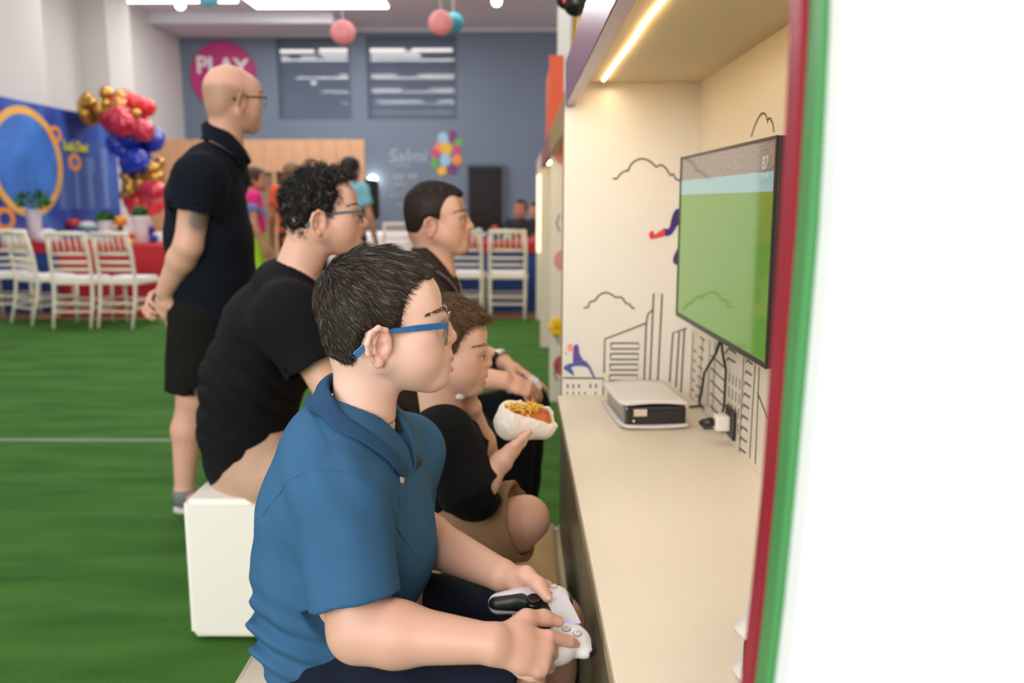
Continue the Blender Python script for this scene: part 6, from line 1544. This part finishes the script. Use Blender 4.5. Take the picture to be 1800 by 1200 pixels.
# --- small boy with the hot dog
def hair_kid(p, T, fp):
    poly = [(.12, .052), (.080, .056), (.060, .050), (.048, .040), (.042, .020), (.036, -.004), (.030, -.024), (.018, -.022), (.011, -.006), (-.008, -.003), (-.020, -.010), (-.027, -.028), (-.036, -.066), (-.06, -.074), (-.14, -.078), (-.14, .15), (.12, .15)]
    tf = lambda l: .005 + .010 * np.clip((l[:, 2] - .0) / .07, 0, 1) + .002 * wob(l, 130, 2.0)
    hair_object(p, T, fp, poly, tf, 9000, flow_from((-.05, 0, .075)), lambda l: .010 + .012 * np.clip((l[:, 2]) / .06, 0, 1), .0011, rgb(84, 58, 38), light=rgb(136, 100, 66), lightfrac=.2, lift=.2, curl=.10, segs=4, jitter=.3, res=.0035, fade=.012)
J = dict(nb=AY(775, 728, 1.76), pel=AY(782, 925, 1.83), rs=AY(778, 772, 1.645), re=AY(832, 862, 1.62), rw=AY(882, 811, 1.63), ls=AY(812, 765, 1.90), le=AY(850, 800, 1.88), lw=AY(828, 716, 1.80),
         rh=AY(795, 932, 1.75), rk=AY(925, 912, 1.70), ra=AY(852, 960, 1.80), rt=AY(820, 960, 1.86), lh=AY(800, 920, 1.92), lk=AY(880, 925, 1.99), la=AY(850, 925, 1.88), lt=AY(820, 930, 1.83), base=.42, girth=.78, leg=.86, arm=(.036, .031, .0195), cuff=('r', .34, .054))
st = [(AY(780, 925, 1.83), .118, .095), (AY(778, 870, 1.81), .115, .090), (AY(782, 815, 1.79), .115, .086), (AY(784, 775, 1.78), .10, .072), (J['nb'] + V3(-.008, 0, -.03), .062, .046)]
fp = dict(browmat='brow_soft', cheek=1.08, jaw=.96, nose=.95, lipcol=rgb(196, 120, 108))
kid, Tk, Pk, inf, _s = make_person('small boy with short brown hair in a black T-shirt holding a hot dog', (783, 602, 1.75, .94, 1, -10), fp, np.array(rgb(228, 180, 156)), J, st, V3(.05, 1, 0), ('tee_black', 1.0, .80, .060, None), ('khaki', .93, .088, .082), hair_kid, res=(.0028, 0, .0045, .0045),
    hands=dict(r=((.74, .34, .56), (.56, -.30, -.76), .63, ((.35, .5, .3), (.4, .55, .3), (.45, .6, .3), (.5, .6, .3)), ((.80, .55, -.1), (.97, .15, -.05), (.99, -.10, .0))), l=((-.15, -.35, .92), (.75, .55, .2), .68, ((.7, .9, .5), (.8, 1.0, .5), (.9, 1.0, .5), (.9, 1.0, .5)), ((.7, .6, -.2), (.9, .2, -.3), (.95, .0, -.3)))), seed=13, neck=(.050, .054))

# --- hot dog in a paper napkin
mat('napkin_paper', rgb(240, 228, 216), .8, bump=.25, bscale=160); mat('bun', rgb(204, 106, 40), .5, var=.15, vscale=60); mat('sausage', rgb(190, 80, 40), .35); mat('straw_potato', rgb(240, 196, 84), .6)
hc = AY(925, 738, 1.675); hd = thing('hot_dog', 'hot dog topped with straw potatoes wrapped in a white napkin', 'food', hc)
hx = unit(V3(.92, .30, -.05)); hy = unit(np.cross(V3(0, 0, 1), hx)); hz_ = np.cross(hx, hy); RH = np.stack((hx, hy, hz_), 1); TH = (hc, RH, 1.0)
S = SDF(TH); S.ecap((-.026, 0, -.002), (.030, 0, -.004), .028, .024, .026, .022, (0, 1, 0), .01); v, q = S.mesh(.002, disp=lambda P: (.0008 * wob(P, 150, 1)).astype(np.float32)); link('bread_roll', np_mesh('bread_roll', v, q), 'bun', hd)
S = SDF(TH); S.cone((-.040, 0, .012), (.036, 0, .010), .012, .012, .005); v, q = S.mesh(.002); link('sausage', np_mesh('sausage', v, q), 'sausage', hd)
# napkin shell: wraps below and around, opening along a slanted line towards the camera
S = SDF(TH); S.ecap((-.032, 0, -.006), (.032, 0, -.006), .038, .033, .036, .032, (0, 1, 0), .01); S.ell((-.040, 0, .006), (.012, .032, .026), .012); S.ell((-.02, .02, .022), (.026, .012, .014), .012); S.ell((.048, .01, -.002), (.012, .028, .022), .012)
S.ecap((-.028, 0, .004), (.030, 0, -.002), .031, .027, .029, .026, (0, 1, 0), .004, 's')
S.half((-.012, -.02, .012), (.32, -.45, .95), k=.004) if False else None
S._put(lambda P: -np.minimum(np.minimum(P[:, 2] + .30 * P[:, 0] - .010 + .0 * P[:, 1], .5 * (P[:, 0] + .045)), .4 * (.012 - P[:, 1])), [V3(0, 0, 0)], .05, 's', .004)
v, q = S.mesh(.002, disp=lambda P: (.0022 * np.abs(wob(P, 110, 2)) + .0016 * np.abs(wob(P, 230, 4)) - .0028).astype(np.float32)); link('napkin', np_mesh('napkin', v, q), 'napkin_paper', hd)
r = random.Random(4); mb = MB()
for i in range(150):
    c = hc + RH @ np.array((r.uniform(-.040, .026), r.gauss(0, .010), .024 + r.uniform(-.004, .008))); d = RH @ unit((r.gauss(0, 1), r.gauss(0, 1), r.gauss(.2, .5))); L = r.uniform(.006, .013); mb.tube([c - d * L, c + d * L * .2 + RH @ np.array((0, 0, .001)), c + d * L], .0011, 4)
build('straw_potatoes', mb, 'straw_potato', hd, kind='stuff')
tc_ = AY(812, 690, 1.735); S = SDF(); S.ell(tc_ + V3(-.004, 0, 0), (.013, .014, .020), .01); S.ell(tc_ + V3(.008, 0, .014), (.012, .012, .010), .01); S.ell(tc_ + V3(-.010, 0, .016), (.009, .012, .010), .01)
v, q = S.mesh(.002, disp=lambda P: (.004 * np.abs(wob(P, 160, 2))).astype(np.float32)); o = link('paper_tissue', np_mesh('paper_tissue', v, q), 'napkin_paper'); tag(o, 'crumpled white tissue in the small boy\'s raised hand', 'tissue')
# ------------------------------------------------------------------ guests far behind, out of focus
for k, c in (('lime', rgb(170, 214, 40)), ('orange', rgb(240, 92, 60)), ('dark', rgb(40, 38, 44)), ('pale', rgb(226, 206, 190))): mat('guest_' + k, c, .85)
def split_cloth(name, stops):
    """dyed cloth: bands of colour along the height with a wavy border"""
    m, nt, b = nmat(name); tc = nt.nodes.new('ShaderNodeTexCoord'); sp = nt.nodes.new('ShaderNodeSeparateXYZ'); nt.links.new(tc.outputs['Object'], sp.inputs[0])
    n = nt.nodes.new('ShaderNodeTexNoise'); n.inputs['Scale'].default_value = 5; nt.links.new(tc.outputs['Object'], n.inputs['Vector'])
    a = nt.nodes.new('ShaderNodeMath'); a.operation = 'MULTIPLY_ADD'; a.inputs[1].default_value = .35; nt.links.new(n.outputs['Fac'], a.inputs[0]); nt.links.new(sp.outputs['Z'], a.inputs[2])
    mr = nt.nodes.new('ShaderNodeMapRange'); mr.inputs['From Min'].default_value = .6; mr.inputs['From Max'].default_value = 1.8; nt.links.new(a.outputs[0], mr.inputs['Value'])
    cr = nt.nodes.new('ShaderNodeValToRGB'); cr.color_ramp.interpolation = 'CONSTANT'; e = cr.color_ramp.elements
    e[0].position = 0; e[0].color = (*stops[0][1], 1); e[1].position = stops[1][0]; e[1].color = (*stops[1][1], 1)
    for p_, c in stops[2:]: x = e.new(p_); x.color = (*c, 1)
    nt.links.new(mr.outputs[0], cr.inputs[0]); nt.links.new(cr.outputs[0], b.inputs['Base Color']); b.inputs['Roughness'].default_value = .85
split_cloth('guest_blue_yellow', ((0, rgb(236, 176, 60)), (.55, rgb(236, 176, 60)), (.62, rgb(130, 186, 204))))
split_cloth('guest_pink_blue', ((0, rgb(170, 214, 40)), (.36, rgb(224, 40, 128)), (.52, rgb(110, 130, 190)), (.60, rgb(224, 40, 128))))
def guest_hair(col, long=False):
    def f(p, T, fp):
        poly = [(.12, .05), (.075, .055), (.045, .035), (.034, -.01), (.02, -.025), (-.02, -.03), (-.03, -.075), (-.14, -.08), (-.14, .15), (.12, .15)]
        if long: poly = [(.12, .045), (.06, .04), (.035, -.01), (.03, -.09), (-.02, -.12), (-.14, -.12), (-.14, .15), (.12, .15)]
        v, q = hair_cap(T, fp, poly, lambda l: np.full(len(l), .014), .007, .01)
        link('hair', np_mesh('hair', v, q, np.tile(np.array(col), (len(v), 1))), 'hair_fibre', p)
    return f
REST2 = ((.8, .6, -.2), (.9, .3, -.2), (.95, .1, -.2))
def guest(label, px, ytop, Y, height, yaw, shirt, pants, hcol, skin, long=False, seated=False, armpose=None, sc=1.0):
    c = AY(px, ytop, Y); x, top = c[0], c[2]
    if not seated: height = top + .002
    k = height / 1.7; f = V3(math.cos(R_(yaw)), math.sin(R_(yaw)), 0); l = V3(-f[1], f[0], 0); P = lambda a, b, z: V3(x, Y, 0) + f * a * k + l * b * k + V3(0, 0, z)
    z0 = top - height if not seated else top - .80 * k - .45
    H = lambda h: z0 + h * k if not seated else top - (1.7 - h) * k
    J = dict(nb=P(-.01, 0, H(1.44)), pel=P(0, 0, H(.92)), girth=.95 * k, leg=k, arm=(.045 * k, .037 * k, .026 * k))
    for s_, b in (('r', -1), ('l', 1)):
        J[s_ + 's'] = P(0, b * .17, H(1.38)); J[s_ + 'e'] = P(-.02, b * .23, H(1.10)); J[s_ + 'w'] = P(.06, b * .24, H(.88))
        if armpose: J[s_ + 'e'] = P(.10, b * .20, H(1.12)); J[s_ + 'w'] = P(.26, b * .08, H(1.22))
        if seated: J[s_ + 'h'] = P(0, b * .09, H(.88)); J[s_ + 'k'] = P(.40, b * .10, H(.88)); J[s_ + 'a'] = P(.42, b * .10, max(.06, H(.46))); J[s_ + 't'] = P(.52, b * .10, .04)
        else: J[s_ + 'h'] = P(0, b * .09, H(.88)); J[s_ + 'k'] = P(.01, b * .095, H(.48)); J[s_ + 'a'] = P(0, b * .10, H(.09)); J[s_ + 't'] = P(.12, b * .11, H(.04))
    st = [(P(0, 0, H(.86)), .165 * k, .115 * k), (P(0, 0, H(1.0)), .16 * k, .11 * k), (P(0, 0, H(1.22)), .17 * k, .115 * k), (P(-.01, 0, H(1.36)), .15 * k, .09 * k), (P(-.01, 0, H(1.42)), .08 * k, .06 * k)]
    hd = (tuple(P(.015, 0, H(1.7) - .103 * 1.12 * sc)), 0, 0, 1.12 * sc * (k ** .35), yaw, 0)
    return make_person(label, hd, dict(), np.array(skin), J, st, l, (shirt, .6, .6, .062 * k, None), (pants, 1.9, .082 * k, .066 * k), guest_hair(hcol, long), res=(.010, 0, .012, .013),
        hands=dict(r=(J['rw'] - J['re'], -l, .95 * k, REST, REST2), l=(J['lw'] - J['le'], l, .95 * k, REST, REST2)), brow=True, group='party guests in the background')
guest('girl in a pink and lime outfit half hidden by the standing man', 443, 292, 8.2, 1.52, 20, 'guest_pink_blue', 'guest_lime', rgb(60, 40, 30), rgb(196, 130, 104), long=True)
guest('person in an orange shirt behind the man with curly hair', 512, 284, 9.0, 1.60, 110, 'guest_orange', 'guest_dark', rgb(130, 96, 60), rgb(190, 124, 96), long=True)
guest('brown haired guest peeking above the curly haired man', 546, 278, 10.2, 1.66, -80, 'guest_dark', 'guest_dark', rgb(70, 46, 34), rgb(200, 138, 112))
guest('guest with dark hair in a light blue and yellow shirt seen from behind', 613, 274, 8.2, 1.62, 70, 'guest_blue_yellow', 'guest_dark', rgb(26, 20, 18), rgb(196, 136, 108))
guest('dark haired guest sitting behind the blue table, hands at the face', 915, 350, 11.2, 1.66, -100, 'guest_dark', 'guest_dark', rgb(34, 24, 20), rgb(196, 124, 100), seated=True, armpose=True)
guest('guest in a pale top sitting at the blue table beside the lit panel', 942, 354, 12.3, 1.62, -110, 'guest_pale', 'guest_dark', rgb(52, 32, 24), rgb(200, 140, 112), seated=True, long=True)
mat('sling_black', rgb(18, 17, 18), .7)
bx_ = AY(652, 345, 8.15); o = build('shoulder_bag', MB().box((bx_[0] - .07, bx_[1] - .05, bx_[2] - .22), (bx_[0] + .06, bx_[1] + .16, bx_[2] + .16)), 'sling_black', bevel=.05, seg=3, smooth=True); tag(o, 'black backpack slung on the guest in the blue and yellow shirt', 'bag')
